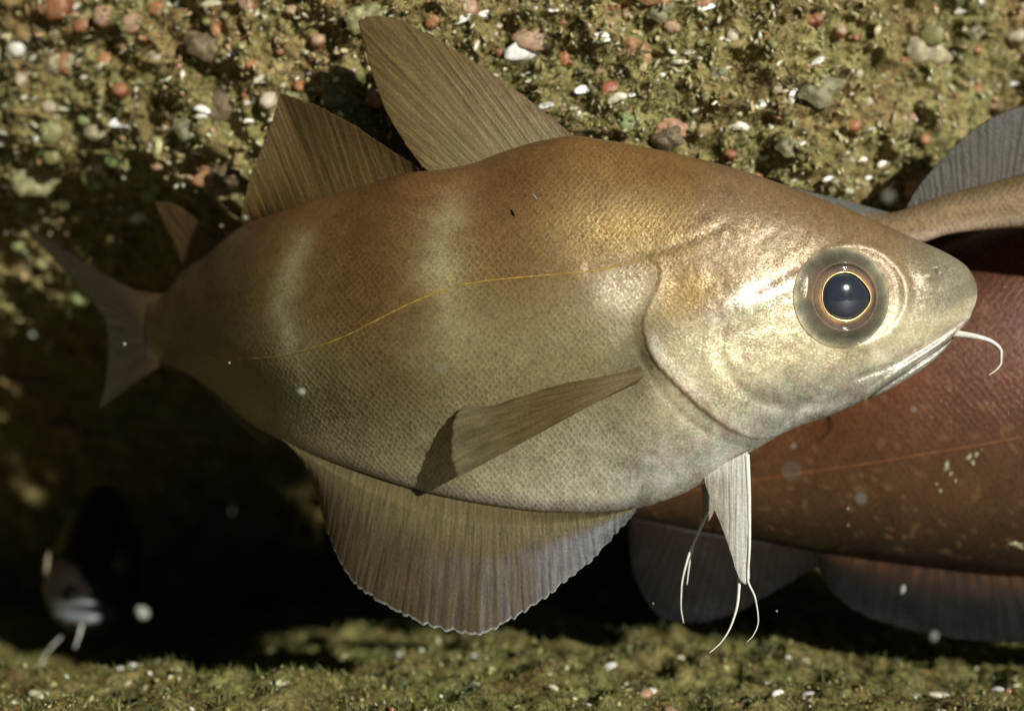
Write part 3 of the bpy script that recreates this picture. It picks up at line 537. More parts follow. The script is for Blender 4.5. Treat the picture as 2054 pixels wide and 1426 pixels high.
def main_pig(px, py, t):
    dg_, sg_, al_ = pdist(px, py, GILL)
    wob = 14*n2(px, py, 130, 2, 51); x = px + wob + 0.10*(py-600) * np.where(py > 600, -0.7, 0.2)
    tb = t + 0.05*n2(px, py, 160, 2, 53)
    c = lerp((0.165,0.086,0.030), (0.175,0.112,0.042), sm(0.05, 0.36, tb)); c = lerp(c, np.array((0.195,0.162,0.078)), sm(0.34, 0.62, tb)); c = lerp(c, lerp((0.30,0.26,0.155), (0.48,0.455,0.36), sm(850, 1300, px)), sm(0.62, 0.93, tb))
    brown = np.exp(-((x-790)/88)**2)*sm(1.05, 0.4, t) + 0.75*np.exp(-((x-1040)/75)**2)*sm(0.62, 0.2, t) + 0.7*np.exp(-((x-575)/45)**2)*sm(0.9, 0.2, t)
    c = lerp(c, np.array((0.090,0.045,0.014)), np.clip(0.85*brown, 0, 1))
    pale = np.exp(-((x-662)/26)**2)*sm(0.08, 0.25, t)*sm(1.0, 0.7, t) + 0.8*np.exp(-((x-925)/36)**2)*sm(0.02, 0.2, t)*sm(0.65, 0.4, t)
    c = lerp(c, np.array((0.34,0.31,0.165)), np.clip(0.75*pale*(0.85+0.35*n2(px, py, 45, 3, 67)), 0, 1))
    gold = np.exp(-(((px-1250)/140)**2 + ((py-475)/60)**2)); c = lerp(c, np.array((0.46,0.31,0.10)), 0.55*gold)  # golden highlight above the shoulder painted into the pigment
    hd = sm(1290, 1400, px + 0.25*(py-600)); th = sm(0.02, 0.34, t); hc = lerp((0.175,0.108,0.050), (0.275,0.195,0.098), th); hc = lerp(hc, np.array((0.60,0.52,0.345)), sm(0.38, 0.60, t)); hc = lerp(hc, np.array((0.58,0.575,0.53)), sm(0.68, 0.95, t))
    hc = lerp(hc, np.array((0.20,0.185,0.13)), 0.9*sm(1740, 1890, px)*sm(0.80, 0.45, t))
    c = lerp(c, hc, hd)
    yb = np.exp(-(((px-1350)/75)**2 + ((py-600)/45)**2)); c = lerp(c, np.array((0.36,0.22,0.055)), 0.75*yb)
    grey = np.exp(-(((px-1256)/40)**2 + ((py-735)/72)**2)); c = lerp(c, np.array((0.13,0.115,0.065)), 0.9*grey)  # shade inside the pectoral hollow put into the pigment
    sh = np.exp(-(((px-1245)/55)**2 + ((py-590)/45)**2)); c = lerp(c, np.array((0.66,0.57,0.42)), 0.75*sh)  # pale shoulder highlight put into the colour
    gb = np.exp(-((dg_-16)/13)**2)*(sg_ < 0)*sm(0.25, 0.4, al_)*sm(0.75, 0.5, al_); c = lerp(c, np.array((0.86,0.74,0.62)), 0.75*gb)
    dk = np.exp(-(((px-1540)/110)**2 + ((py-790)/26)**2)); c = lerp(c, np.array((0.26,0.24,0.2)), 0.55*dk)
    dm, s3, a3 = pdist(px, py, MOUTH); c = lerp(c, np.array((0.055,0.045,0.032)), 0.9*np.exp(-(dm/4.5)**2)); jaw = (s3 < 0)*np.exp(-((dm-24)/22)**2)*hd; c = lerp(c, np.array((0.56,0.60,0.62)), 0.35*jaw); lip = np.exp(-((dm-13)/9)**2)*(s3 > 0); c = lerp(c, np.array((0.62,0.60,0.52)), 0.7*lip)
    dg, sg, al = pdist(px, py, GILL); c = lerp(c, np.array((0.16,0.10,0.05)), 0.6*np.exp(-(dg/6)**2)*sm(0.15, 0.45, al)*sm(1.0, 0.7, al)); 
    dg2, _, _ = pdist(px, py, GILL2); c = lerp(c, np.array((0.22,0.19,0.14)), 0.4*np.exp(-(dg2/6)**2))
    dc, _, adc = pdist(px, py, CREASE); c = lerp(c, np.array((0.20,0.13,0.05)), 0.6*np.exp(-(dc/6)**2)*sm(1.0, 0.6, adc))
    keel = sm(0.945, 0.985, t)*(px < 1300); c = lerp(c, np.array((0.22,0.20,0.20)), 0.7*keel); tail_falloff = sm(640, 430, px + 25*n2(px, py, 90, 2, 65)); c = lerp(c, np.array((0.085,0.062,0.040)), 0.85*tail_falloff)  # naturally dusky tail, deepened in the pigment to mimic light falloff
    mott = n2(px, py, 40, 3, 57); c = c * (1 + 0.07*mott[:, None])
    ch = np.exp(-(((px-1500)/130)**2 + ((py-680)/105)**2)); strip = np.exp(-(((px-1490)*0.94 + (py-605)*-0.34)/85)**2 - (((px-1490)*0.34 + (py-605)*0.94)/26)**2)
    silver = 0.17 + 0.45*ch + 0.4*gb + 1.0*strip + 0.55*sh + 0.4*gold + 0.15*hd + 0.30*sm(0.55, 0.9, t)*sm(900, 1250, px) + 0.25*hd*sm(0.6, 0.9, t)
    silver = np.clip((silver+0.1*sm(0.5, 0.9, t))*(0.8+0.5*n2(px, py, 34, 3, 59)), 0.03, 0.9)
    c = lerp(c, np.array((0.90,0.84,0.76)), np.clip(0.95*strip*(0.75+0.5*n2(px, py, 18, 2, 61)), 0, 1))  # cheek highlight painted as a pale strip
    scaled = np.clip((1-hd) * (1-0.8*grey) * (0.35 + 0.5*sm(0.35, 0.8, t) + 0.4*n2(px, py, 110, 2, 63)) , 0.0, 1)
    return c, silver, scaled
skin = skin_material('fish skin'); fin_mat = fin_material('fin web'); pect_mat = fin_material('side fin web', 0.3, 0.42, 0.2); lobe_mat = fin_material('pale fin web', 0.2, 0.32)
ray_white = plain_material('white fin ray', (0.74, 0.73, 0.66), 0.3, 0.5, nscale=500, var=0.3, sss=0.4)
fish = thing('pouting_fish', 'large bronze and silver fish with big round eye and chin barbel in front', 'fish', (0, 0, 0))
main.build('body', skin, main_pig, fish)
cd = lambda off=0.0: (lambda px, py, u, v: main.c(px) + off*v)
brown_fin = lambda a, b: (lambda px, py, u, v: lerp(a, b, v))
fin('dorsal_fin', [(1160,282),(1089,292),(1007,316),(946,340),(871,352)], [(1140,264),(1060,200),(960,130),(850,65),(790,37),(745,32),(720,45),(733,100),(760,190),(800,268),(846,334)],
    cd(0.0), fin_mat, lambda px, py, u, v: lerp(lerp((0.235,0.185,0.085), (0.185,0.125,0.05), v), np.array((0.13,0.085,0.04)), sm(0.16, 0.0, u)*0.8), fish, 220, 60, 15, 1.6, 6, 1.5, jag=2.2)
fin('dorsal_fin', [(846,352),(750,378),(650,410),(560,440),(488,462)], [(838,336),(770,292),(700,246),(620,206),(563,188),(553,222),(532,280),(508,340),(490,400),(482,440)],
    lambda px, py, u, v: main.c(px + 130*v), fin_mat, brown_fin((0.165,0.105,0.036), (0.115,0.075,0.03)), fish, 200, 50, 20, 1.4, 5, 1.5, jag=1.6)
fin('dorsal_fin', [(442,502),(405,526),(372,556)], [(438,492),(400,448),(365,418),(338,407),(311,405),(324,440),(348,482),(366,535)], cd(0.0), fin_mat, brown_fin((0.14,0.085,0.035), (0.115,0.07,0.03)), fish, 120, 30, 14, 1.0, 4, 1.0)
cp = float(main.c(np.array([306.0]))[0])
fin('tail_fin', [(345,592),(332,625),(328,662),(332,700),(345,732)], [(240,578),(186,560),(120,508),(60,458),(18,428),(70,482),(130,545),(180,600),(212,650),(217,700),(212,760),(197,822),(250,782),(312,734)],
    lambda px, py, u, v: cp + (306-px)*1.15*S, fin_mat, lambda px, py, u, v: lerp(lerp((0.15,0.10,0.05), (0.055,0.04,0.028), sm(0.05, 0.45, v)), np.array((0.06,0.05,0.03)), v), fish, 200, 40, 24, 1.2, 5, 1.0)  # fin colour darkened to stand in for light falling off
def anal_col(px, py, u, v):
    c = lerp((0.155,0.125,0.058), (0.118,0.086,0.050), sm(0.25, 0.55, v)); blue = sm(1000, 1200, px)*sm(0.25, 0.6, v); c = lerp(c, np.array((0.27,0.285,0.315)), 0.8*blue)
    st = np.clip(0.5+1.4*n2(u*2600, v*30, 30, 2, 71), 0, 1)*sm(0.35, 0.55, v)*sm(800, 1000, px); c = lerp(c, np.array((0.23,0.22,0.225)), 0.45*st)
    return lerp(c, np.array((0.55,0.58,0.56)), 0.9*sm(0.980, 0.997, v))
fin('anal_fin', [(1276,1016),(1200,1023),(1100,1021),(1000,1009),(850,979),(700,931),(600,893),(556,872)], [(1276,1026),(1240,1065),(1205,1105),(1160,1145),(1100,1192),(1030,1240),(950,1272),(870,1258),(790,1222),(720,1178),(680,1125),(655,1060),(632,985),(600,912)],
    lambda px, py, u, v: main.c(px) - 0.0055*sm(0, 0.2, v)*(1-0.6*v), fin_mat, anal_col, fish, 420, 90, 40, 0.65, 5, 4.0, bulge=16, jag=3.0)
fin('anal_fin', [(556,868),(500,838),(440,790),(395,758)], [(550,880),(535,892),(498,868),(440,812),(400,772)], cd(0.0), fin_mat, const((0.10,0.085,0.05)), fish, 60, 12, 12, 0.6, 3, 0.5)
# pectoral fin, standing off the flank
pr = main.at(1283, 752)[1]
pt = main.at(925, 890)[1]
def pect_depth(px, py, u, v): return pr + (pt - pr)*sm(0.15, 1.0, v) - 0.0006 - 0.0042*np.sin(np.clip(v, 0, 1)*1.35) - 0.0022*np.sin(np.pi*u)
fin('pectoral_fin', [(1284,734),(1291,750),(1280,768)], [(1150,785),(1060,787),(1000,790),(955,801),(922,822),(908,850),(904,880),(905,912),(910,938),(920,955),(965,928),(1040,884),(1130,836)], pect_depth, pect_mat,
    lambda px, py, u, v: lerp(lerp((0.20,0.145,0.062), (0.18,0.125,0.05), sm(0.1, 0.5, v)), np.array((0.165,0.14,0.07)), sm(0.5, 1.0, v)), fish, 180, 60, 17, 1.2, 6, 1.5, jag=2.2)
# pelvic fins with their long white rays
py0 = -0.010
pf = fin('pelvic_fin', [(1500,905),(1460,925),(1412,955)], [(1504,1160),(1496,1172),(1488,1168),(1480,1154),(1466,1110),(1448,1058),(1428,1010),(1416,975)], lambda px, py, u, v: py0 - 0.002 + 0.002*u, lobe_mat,
         lambda px, py, u, v: lerp(lerp((0.66,0.65,0.60), (0.42,0.39,0.31), sm(0.05, 0.6, u)), np.array((0.72,0.71,0.66)), sm(0.3, 0.0, v)*0.7), fish, 90, 50, 6, 1.6, 9, 1.0)
filament('fin_ray', [(1498,912,-0.0122),(1502,1000,-0.0122),(1503,1090,-0.0122),(1500,1160,-0.0122),(1515,1200,-0.014),(1521,1245,-0.013),(1512,1272,-0.013),(1498,1288,-0.013)], 5.5, 0.7, ray_white, pf, 70)
filament('fin_ray', [(1488,1110,-0.0095),(1483,1165,-0.0100),(1480,1205,-0.015),(1466,1255,-0.016),(1446,1288,-0.0165),(1423,1309,-0.017)], 4.6, 0.8, ray_white, pf, 60)
pb = fin('pelvic_fin', [(1440,940),(1425,950),(1405,966)], [(1438,1000),(1430,1030),(1418,1048),(1410,1040),(1408,985)], lambda px, py, u, v: 0.004 + 0*px, lobe_mat, const((0.30,0.28,0.22)), fish, 50, 20, 3, 1.0, 6)
filament('fin_ray', [(1421,1025,0.004),(1400,1070,0.004),(1378,1125,0.003),(1367,1180,0.003),(1366,1215,0.003),(1371,1249,0.003)], 3.6, 0.9, ray_white, pb, 60)
filament('fin_ray', [(1390,1095,0.004),(1383,1130,0.004),(1378,1172,0.004)], 2.4, 1.0, ray_white, pb, 20)
filament('barbel', [(1902,668,-0.004),(1930,671,-0.005),(1965,677,-0.006),(1992,687,-0.006),(2008,706,-0.006),(2008,726,-0.006),(1999,741,-0.006),(1984,752,-0.006)], 8.5, 1.2, ray_white, fish, 60, 0.8)
# yellow lateral line: a row of pores standing slightly proud
LL = [(1292,519),(1245,532),(1190,543),(1120,550),(1050,556),(950,567),(880,586),(820,610),(750,645),(690,675),(640,694),(580,711),(530,718),(475,720),(420,714)]
lc = curve(LL, 150); pts = np.array([main.at(a, b, 0.00003) for a, b in lc]); k = np.ones(9)/9; pts[4:-4, 1] = np.convolve(pts[:, 1], k, 'valid')
V, F = tube(pts, S*(1.7 + 0.9*np.array([random.uniform(-1, 1) for _ in range(150)]))*np.linspace(1.0, 0.75, 150), 8)
obj('lateral_line', mesh_data('lateral_line', V, F, plain_material('lateral line yellow', (0.34, 0.225, 0.045), 0.4, nscale=260, var=0.6)), fish)

# eye: dome with coloured iris rings, pupil, gold pupil rim and skin fold
def eye_parts(center, normal, R, parent, seg=96, host=None):
    """R: outer radius in metres"""
    n = Vector(normal).normalized(); right = Vector((0, 0, 1)).cross(n); right = -right if right.x < 0 and abs(n.y) > 0.5 else right; right.normalize(); up = n.cross(right); up = up if up.z > 0 else -up
    R3 = np.array([right, up, n]); C = np.array(center); a = np.linspace(0, 2*np.pi, seg, endpoint=False)
    tear = 1 + 0.007*np.cos(3*a + 1) + 0.006*np.cos(5*a) + 0.11*np.exp(-((np.angle(np.exp(1j*(a+0.02))))/0.5)**2)
    def place(rad, h, t=None): return C + R * (np.stack([rad*np.cos(a), rad*np.sin(a), np.broadcast_to(h, a.shape)], -1) @ R3)
    prof = [(1.0, -0.10), (0.97, 0.02), (0.93, 0.06), (0.86, 0.10), (0.78, 0.135), (0.70, 0.16), (0.655, 0.172), (0.64, 0.165), (0.60, 0.155), (0.555, 0.165), (0.52, 0.17), (0.485, 0.168), (0.44, 0.13)]
    cols = [(0.34,0.28,0.16),(0.28,0.24,0.145),(0.17,0.16,0.105),(0.12,0.115,0.078),(0.10,0.09,0.06),(0.10,0.08,0.05),(0.12,0.085,0.048),(0.06,0.035,0.02),(0.075,0.045,0.026),(0.14,0.075,0.034),(0.24,0.12,0.045),(0.4,0.24,0.08),(0.05,0.03,0.015)]
    V = np.concatenate([place(r*(1 + (tear-1)*max(0, (0.62-r)/0.12 if r > 0.5 else 1)), h) for r, h in prof]); m = len(prof)
    if host is not None:                                       # the outer skin ring follows the head
        ex, ez = proj(V); k_ = sm(0.72, 0.98, np.repeat([r for r, _ in prof], seg)); sy = np.array([host.at(p, q, 0.0002)[1] if w_ > 0 else 0 for p, q, w_ in zip(ex, ez, k_)]); V[:, 1] = V[:, 1]*(1-k_) + sy*k_
    ang = np.tile(a, m); rr = np.repeat([r for r, _ in prof], seg); cc = np.repeat(np.array(cols), seg, axis=0)
    cc = cc * (1 + 0.34*np.sin(ang*2 + 0.6) - 0.16*np.sin(ang)*sm(0.95, 0.6, rr))[:, None] * (1 + 0.34*n2(np.cos(ang)*rr*60, np.sin(ang)*rr*60, 11, 4, 81))[:, None]
    cc = lerp(cc, np.array((0.20, 0.12, 0.06)), 0.5*np.exp(-((np.abs(np.angle(np.exp(1j*(ang-2.75)))))/0.5)**2)*(rr < 0.85)*(rr > 0.5))
    iris_m = tint_material('iris', 0.5, 0.2, 1800, 0.3, 0.0002); iris_m.node_tree.nodes['Principled BSDF'].inputs['Coat Weight'].default_value = 0.12
    eye = obj('eye', mesh_data('eye', V, grid_faces(m, seg, True, flip=True), iris_m, {'tint': cc}), parent)
    pv = np.concatenate([place(np.full(seg, r)*(1+(tear-1)*r/0.47), h) for r, h in [(0.468, 0.13), (0.44, 0.168), (0.40, 0.20), (0.32, 0.23), (0.22, 0.25), (0.11, 0.262), (0.001, 0.266)]])
    pm = plain_material('pupil', (0.026, 0.031, 0.046), 0.08, 0.6, coat=0.6, var=0.1); obj('pupil', mesh_data('pupil', pv, grid_faces(7, seg, True, flip=True), pm), eye)
    ring = np.concatenate([C[None], ]) if False else (C + R * (np.stack([0.478*tear*np.cos(a), 0.478*tear*np.sin(a), np.full(seg, 0.176)], -1) @ R3))
    b = np.linspace(0, 2*np.pi, 8, endpoint=False); rad = (ring - C); rad = rad - (rad @ np.array(n))[:, None]*np.array(n); rad /= np.linalg.norm(rad, axis=1)[:, None]
    rv = ring[:, None] + R*0.013*(1 + 0.45*n2(np.arange(seg)*9.0, np.zeros(seg), 60, 2, 83))[:, None, None]*(np.cos(b)[None, :, None]*rad[:, None] + np.sin(b)[None, :, None]*np.array(n)); i, j = np.meshgrid(np.arange(seg), np.arange(8), indexing='ij')
    rf = np.stack([i*8+j, ((i+1) % seg)*8+j, ((i+1) % seg)*8+(j+1) % 8, i*8+(j+1) % 8], -1).reshape(-1, 4)
    obj('pupil_rim', mesh_data('pupil_rim', rv.reshape(-1, 3), rf, plain_material('gold rim', (0.85, 0.66, 0.30), 0.3, 0.6, metal=0.5)), eye)
    return eye
ep = main.at(EYE[0]+104, EYE[1]) + main.at(EYE[0]-104, EYE[1]) + main.at(EYE[0], EYE[1]-100) + main.at(EYE[0], EYE[1]+102); ey_y = ep[1]/4
dl = main.at(EYE[0]-104, EYE[1]); dr = main.at(EYE[0]+104, EYE[1]); du = main.at(EYE[0], EYE[1]-100); dd = main.at(EYE[0], EYE[1]+102)
nx_ = (dr[1]-dl[1])/(dr[0]-dl[0]); nz_ = (du[1]-dd[1])/(du[2]-dd[2])
eye_parts(P(EYE[0], EYE[1], ey_y + 0.0004), (nx_*0.8, -1, nz_*0.6), 97*S, fish, host=main)

# ---- the brown fish behind, at right: seen from flank, head out of the frame
def brown_pig(px, py, t):
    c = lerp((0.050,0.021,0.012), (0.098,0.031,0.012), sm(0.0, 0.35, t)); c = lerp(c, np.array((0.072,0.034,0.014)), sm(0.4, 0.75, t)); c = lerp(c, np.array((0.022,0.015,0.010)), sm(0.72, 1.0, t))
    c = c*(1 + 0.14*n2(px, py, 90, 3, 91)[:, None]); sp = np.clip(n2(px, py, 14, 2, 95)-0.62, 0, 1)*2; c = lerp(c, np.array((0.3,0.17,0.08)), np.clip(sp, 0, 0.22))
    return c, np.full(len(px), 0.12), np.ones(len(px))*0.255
BY = 0.076
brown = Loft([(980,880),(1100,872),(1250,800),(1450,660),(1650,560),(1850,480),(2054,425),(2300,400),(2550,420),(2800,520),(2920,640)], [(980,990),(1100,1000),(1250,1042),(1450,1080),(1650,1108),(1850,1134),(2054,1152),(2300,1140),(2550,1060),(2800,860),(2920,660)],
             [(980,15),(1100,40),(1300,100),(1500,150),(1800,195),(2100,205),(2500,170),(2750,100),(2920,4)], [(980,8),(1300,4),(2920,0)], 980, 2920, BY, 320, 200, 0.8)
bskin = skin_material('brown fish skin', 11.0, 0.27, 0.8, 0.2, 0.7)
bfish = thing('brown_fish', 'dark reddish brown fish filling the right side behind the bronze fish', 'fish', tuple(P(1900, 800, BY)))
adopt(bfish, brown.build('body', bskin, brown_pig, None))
bl = curve([(1300,1000),(1420,978),(1500,966),(1600,950),(1700,936),(1800,920),(1900,903),(2000,886),(2120,860),(2300,800)], 110); pts = np.array([brown.at(a, b, 0.0001) for a, b in bl])
V, F = tube(pts, S*np.array([random.uniform(1.6, 3.4) for _ in range(110)]), 8); adopt(bfish, obj('lateral_line', mesh_data('lateral_line', V, F, plain_material('lateral line rust', (0.16, 0.06, 0.018), 0.4, nscale=1500, var=0.5))))
bfd = lambda px, py, u, v: BY - 0.003 + 0.003*v
rust_fin = lambda px, py, u, v: lerp(lerp((0.038,0.020,0.011), (0.008,0.007,0.006), sm(0.15, 0.6, v)), np.array((0.11,0.045,0.016)), np.clip(sm(0.38, 0.0, v)*np.clip(0.3+1.6*n2(u*1500, v*8, 16, 2, 97), 0, 1), 0, 0.8))  # web goes near black: shade on the fin put into its colour
adopt(bfish, fin('anal_fin', [(2500,1050),(2300,1120),(2150,1130),(2054,1140),(1850,1122),(1630,1092)], [(2500,1000),(2350,1240),(2250,1310),(2120,1300),(2054,1290),(1940,1284),(1850,1270),(1780,1252),(1710,1222),(1660,1175),(1635,1115)], bfd, fin_mat, rust_fin, None, 220, 50, 36, 1.2, 2, 3.0))
adopt(bfish, fin('anal_fin', [(1645,1102),(1550,1090),(1450,1074),(1350,1056),(1262,1038)], [(1652,1128),(1590,1165),(1530,1200),(1470,1232),(1400,1250),(1340,1246),(1295,1205),(1268,1140),(1258,1070)], bfd, fin_mat, brown_fin((0.018,0.011,0.007), (0.007,0.006,0.006)), None, 180, 40, 26, 1.2, 2, 3.0))  # shade on this fin painted in as near-black colour
adopt(bfish, fin('tail_fin', [(985,884),(975,935),(985,986)], [(860,800),(820,850),(800,930),(815,1010),(860,1050)], lambda px, py, u, v: brown.c(np.array([985.0]))[0] + (985-px)*0.1*S, fin_mat, const((0.09,0.05,0.03)), None, 60, 16, 18, 1.0, 5))
scar = tint_material('scuffed skin', 0.4, 0.5, 1500, 0.4)
def scuff(cx, cy, rx, ry, ang, seed):
    r = np.random.default_rng(seed); n = 18; a = np.linspace(0, 2*np.pi, n, endpoint=False); q = r.uniform(0.45, 1.15, n); V = []
    for k, h in ((1.0, -0.0002), (0.7, 0.0003), (0.02, 0.0005)):
        x = rx*q*k*np.cos(a); y = ry*q*k*np.sin(a); X = cx + x*math.cos(ang) - y*math.sin(ang); Y = cy + x*math.sin(ang) + y*math.cos(ang); V += [brown.at(i, j, h) for i, j in zip(X, Y)]
    return mesh_data('skin_scuff', np.array(V), grid_faces(3, n, True), scar, {'tint': np.tile((0.34, 0.31, 0.17), (len(V), 1))*r.uniform(0.6, 1.1, (len(V), 1))})
for q in [(1898,935,8,15,0.3,1),(1906,950,6,9,0.9,8),(1941,918,13,6,-0.5,2),(1957,912,9,5,-0.6,9),(1950,930,6,8,0.2,5),(1885,985,7,5,0.0,3),(1878,972,4,4,0,10),(2036,1092,18,6,0.1,4),(2048,1099,10,5,0.4,11),(1700,1053,6,3,0.2,6),(1915,965,4,7,0.4,7),(1968,902,4,3,0,12)]: adopt(bfish, obj('skin_scuff', scuff(*q)))
be = brown.at(2720, 620); adopt(bfish, eye_parts(be + np.array([0, -0.0005, 0]), (0.35, -1, 0.1), 75*S, None, seg=48))

# ---- the tan fish at upper right: rear half in the frame, swimming away to the right
TY = 0.033
def tan_pig(px, py, t):
    c = lerp((0.13,0.085,0.042), (0.23,0.15,0.075), sm(0.1, 0.5, t)); c = lerp(c, np.array((0.46,0.34,0.25)), sm(0.62, 0.9, t)); c = c*(1+0.15*n2(px, py, 50, 3, 101)[:, None])  # pinkish highlight along the lower edge is part of the pigment
    return c, 0.12 + 0.3*sm(0.55, 0.9, t), np.ones(len(px))*0.25
tan = Loft([(1730,426),(1772,428),(1800,424),(1860,402),(1950,376),(2054,348),(2200,290),(2400,240),(2600,260),(2760,330),(2810,400)], [(1730,494),(1772,492),(1840,488),(1900,471),(1960,463),(2054,457),(2200,480),(2400,520),(2600,510),(2760,450),(2810,410)],
           [(1730,3),(1772,8),(1800,11),(1850,16),(1950,26),(2054,38),(2300,100),(2500,110),(2700,70),(2810,3)], [(1730,4),(2054,0),(2810,-4)], 1730, 2810, TY, 200, 140, 0.85)
tfish = thing('tan_fish', 'tan fish with grey back fin above the brown one, cut by the right edge', 'fish', tuple(P(2000, 420, TY)))
adopt(tfish, tan.build('body', skin_material('tan fish skin', 9.0, 0.36, 0.9, 0.3), tan_pig, None))
grey_fin = brown_fin((0.075,0.062,0.036), (0.062,0.058,0.042))
adopt(tfish, fin('dorsal_fin', [(2150,322),(2054,358),(1950,386),(1860,410),(1815,430)], [(2240,190),(2150,200),(2070,208),(2010,226),(1950,262),(1900,308),(1862,350),(1834,388),(1814,424)], lambda px, py, u, v: TY + 0*px, fin_mat, grey_fin, None, 140, 40, 26, 1.2, 5, 1.0))
adopt(tfish, fin('tail_fin', [(1790,428),(1780,458),(1790,488)], [(1680,398),(1620,384),(1590,376),(1600,420),(1640,470),(1620,520),(1600,560),(1700,540)], lambda px, py, u, v: TY + (1776-px)*0.03*S, lobe_mat, const((0.10,0.105,0.085)), None, 90, 24, 18, 0.8, 4))
te = tan.at(2690, 360); adopt(tfish, eye_parts(te + np.array([0, -0.0005, 0]), (0.4, -1, 0.15), 45*S, None, seg=40))

# ---- the dark fish in the crevice at lower left, facing the camera
HY = 0.223
hc = P(170, 1130, HY); k = S*(1 + HY/D)
dfish = thing('dark_fish', 'dark fish facing the camera in the black crevice at lower left', 'fish', tuple(P(170, 1260, HY)))
def face_body():
    ny, n = 60, 64; t = np.linspace(0, 1, ny); a = np.linspace(0, 2*np.pi, n, endpoint=False)
    half = pchip([0, .03, .1, .2, .35, .6, .85, 1], [6, 50, 78, 88, 92, 70, 30, 8], t); up = pchip([0, .03, .1, .2, .35, .5, .7, 1], [8, 40, 75, 120, 175, 190, 120, 40], t); dn = pchip([0, .03, .1, .2, .35, .5, .7, 1], [10, 44, 75, 100, 118, 115, 80, 30], t)
    cy = 1180 + 0*t; depth = t*0.13 - 0.016; side = -0.02*t**2
    sa, ca = np.sin(a), np.cos(a); x = np.sign(ca)*np.abs(ca)**1.0*half[:, None]*np.where(sa > 0, 1-0.12*sa**3, 1)[None]; z = np.where(sa > 0, sa*up[:, None], sa*dn[:, None])
    V = np.stack([hc[0] + x*k + side[:, None], hc[1] + np.repeat(depth[:, None], n, 1), -(1180 - H/2)*k + z*k], -1); fr = (1 - sa)[None]/2 + 0*t[:, None]
    X = x.ravel() + 400; Y = z.ravel(); cc = lerp((0.014,0.010,0.008), (0.022,0.018,0.014), sm(0.3, 0.6, fr).ravel()); cc = lerp(cc, np.array((0.09,0.10,0.10)), sm(0.62, 0.85, fr).ravel())  # kept near black: crevice shade put into the pigment
    F = [tuple(q) for q in grid_faces(ny, n, True, flip=True).tolist()] + [tuple(range(n)), tuple((ny-1)*n+j for j in range(n-1, -1, -1))]
    return mesh_data('body', V.reshape(-1, 3), F, skin, {'pigment': cc, 'silver': np.full(len(X), 0.1), 'scaled': np.full(len(X), 0.3), 'skin_uv': np.c_[X + 2*np.repeat(t, n)*600, Y]})
adopt(dfish, obj('body', face_body()))
def at_face(px, py, y): return P(px, py, y)
for sx, px in ((-1, 95), (1, 247)): adopt(dfish, eye_parts(P(px, 1132, HY + 0.004), (sx*0.97, -0.25, 0.1), 30*k, None, seg=40))
lip_mat = plain_material('pale lip', (0.15, 0.165, 0.165), 0.35, 0.5)  # lip colour toned down to stand in for crevice shade
adopt(dfish, filament('lip', [(112,1222,HY-0.006),(135,1212,HY-0.0145),(170,1208,HY-0.018),(205,1212,HY-0.0145),(232,1222,HY-0.006)], 6, 6, lip_mat, None, 24))
adopt(dfish, filament('lip', [(116,1230,HY-0.006),(140,1236,HY-0.0135),(172,1240,HY-0.016),(204,1236,HY-0.0135),(228,1230,HY-0.006)], 12, 12, lip_mat, None, 24))
adopt(dfish, filament('barbel', [(166,1244,HY-0.014),(160,1270,HY-0.018),(150,1300,HY-0.019)], 2.6, 1.0, ray_white, None, 16))
adopt(dfish, filament('fin_ray', [(130,1270,HY+0.01),(105,1295,HY+0.006),(88,1318,HY+0.004),(78,1340,HY+0.003)], 1.3, 0.6, ray_white, None, 20))

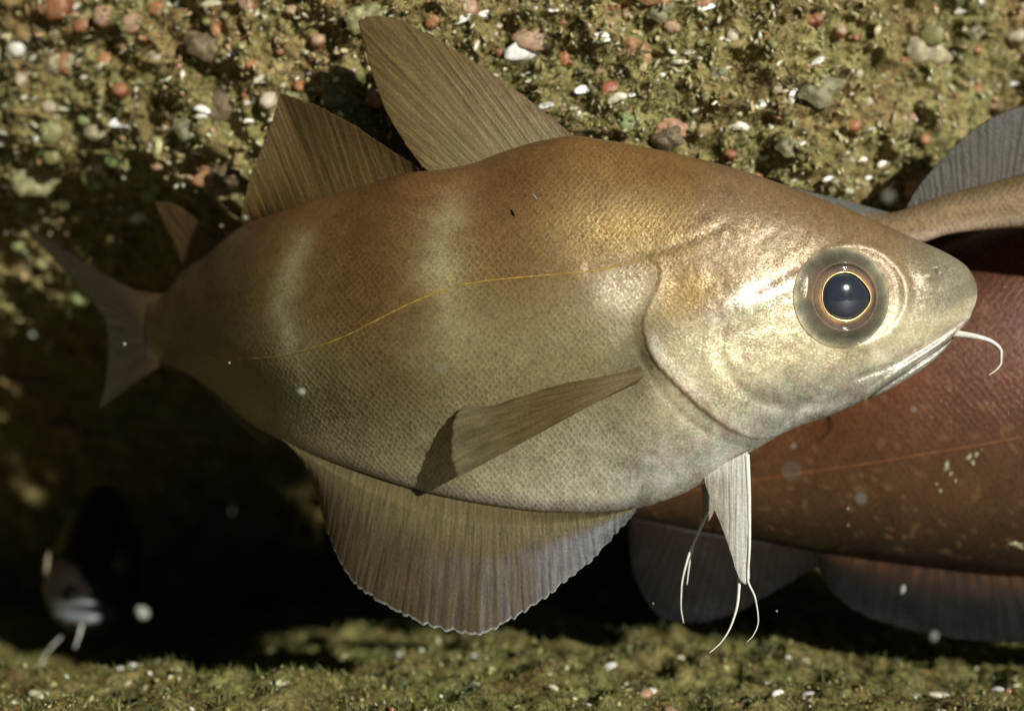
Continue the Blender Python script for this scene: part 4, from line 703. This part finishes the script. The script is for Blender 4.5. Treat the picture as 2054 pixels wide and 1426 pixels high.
# ------------------------------------------------------------------ bits drifting in the water
def mote_mesh(seed, mat):
    r = np.random.default_rng(seed); nu, nv = 8, 12; ph = np.linspace(0.02, np.pi-0.02, nu); a = np.linspace(0, 2*np.pi, nv, endpoint=False)
    q = 1 + 0.12*np.sin(a*2 + r.uniform(0, 6))[None] + r.normal(0, 0.06, (nu, nv)); V = np.stack([np.sin(ph)[:, None]*np.cos(a)*q, np.sin(ph)[:, None]*np.sin(a)*q, np.cos(ph)[:, None]*q], -1)
    return mesh_data('floating_particle', V.reshape(-1, 3), [tuple(f) for f in grid_faces(nu, nv, True, flip=True)] + [tuple(range(nv)), tuple((nu-1)*nv+j for j in range(nv-1, -1, -1))], mat)
mote_mat = plain_material('drifting fleck', (0.26, 0.27, 0.23), 0.5, 0.3, sss=0.3)
MOTES = [mote_mesh(i, mote_mat) for i in range(4)]
G = 'flecks drifting in the water'
def mote(px, py, y, r, label, scale=(1, 1, 1)):
    o = obj('floating_particle', random.choice(MOTES)); o.location = P(px, py, y); q = r*S*(1+y/D); o.scale = tuple(q*c for c in scale); o.rotation_euler = (random.random()*6, random.random()*6, random.random()*6); tag(o, label, 'particle', G)
mote(285, 1228, -0.13, 15, 'largest pale round fleck beside the face of the dark fish')
mote(605, 785, -0.09, 7, 'small ring shaped fleck in front of the flank near the tail')
mote(460, 728, -0.03, 2.6, 'tiny sharp white fleck in front of the tail stalk')
mote(492, 437, -0.08, 5, 'pale fleck below the second back fin')
mote(1585, 945, -0.20, 8, 'large faint blurred fleck between belly fin and brown fish')
mote(1810, 1182, -0.08, 9, 'yellowish oval fleck over the lower fin of the brown fish', (0.8, 0.8, 1.4))
mote(1872, 1276, -0.13, 9, 'soft grey fleck just above the sea bed on the right')
mote(1072, 395, -0.03, 5, 'narrow white fleck on the brown back below the tall fin', (0.5, 0.5, 2.0))
for (px, py, y, r, lab) in [(65,672,-0.14,6,'soft grey fleck in the dark at far left below the tail fin tip'),(465,1025,-0.16,2.5,'faint fleck in the black water left of the long lower fin'),
  (250,690,-0.06,3,'small fleck in front of the tail fin base'),(800,1312,-0.1,7,'grey fleck below the hem of the long lower fin, left of its twin'),(950,1315,-0.1,7,'grey fleck below the hem of the long lower fin, right of its twin'),
  (1725,1000,-0.15,8,'blurred fleck over the brown flank below its rust coloured line'),(1590,895,-0.1,5,'round fleck just under the throat of the bronze fish'),(1830,822,-0.1,5,'small fleck over the brown fish below the jaw'),
  (885,740,-0.16,6,'faint blurred fleck in front of the flank above the side fin'),(1780,395,-0.16,10,'large dim grey blurred fleck between the nape and the grey back fin'),(1700,1020,-0.06,3,'tiny fleck on the brown flank under the larger blurred one'),
  (1558,1225,-0.03,2.4,'pinpoint fleck right of the white belly fin threads'),(1310,1210,-0.03,2,'pinpoint fleck left of the white belly fin threads')]:
    mote(px, py, y, r, lab)
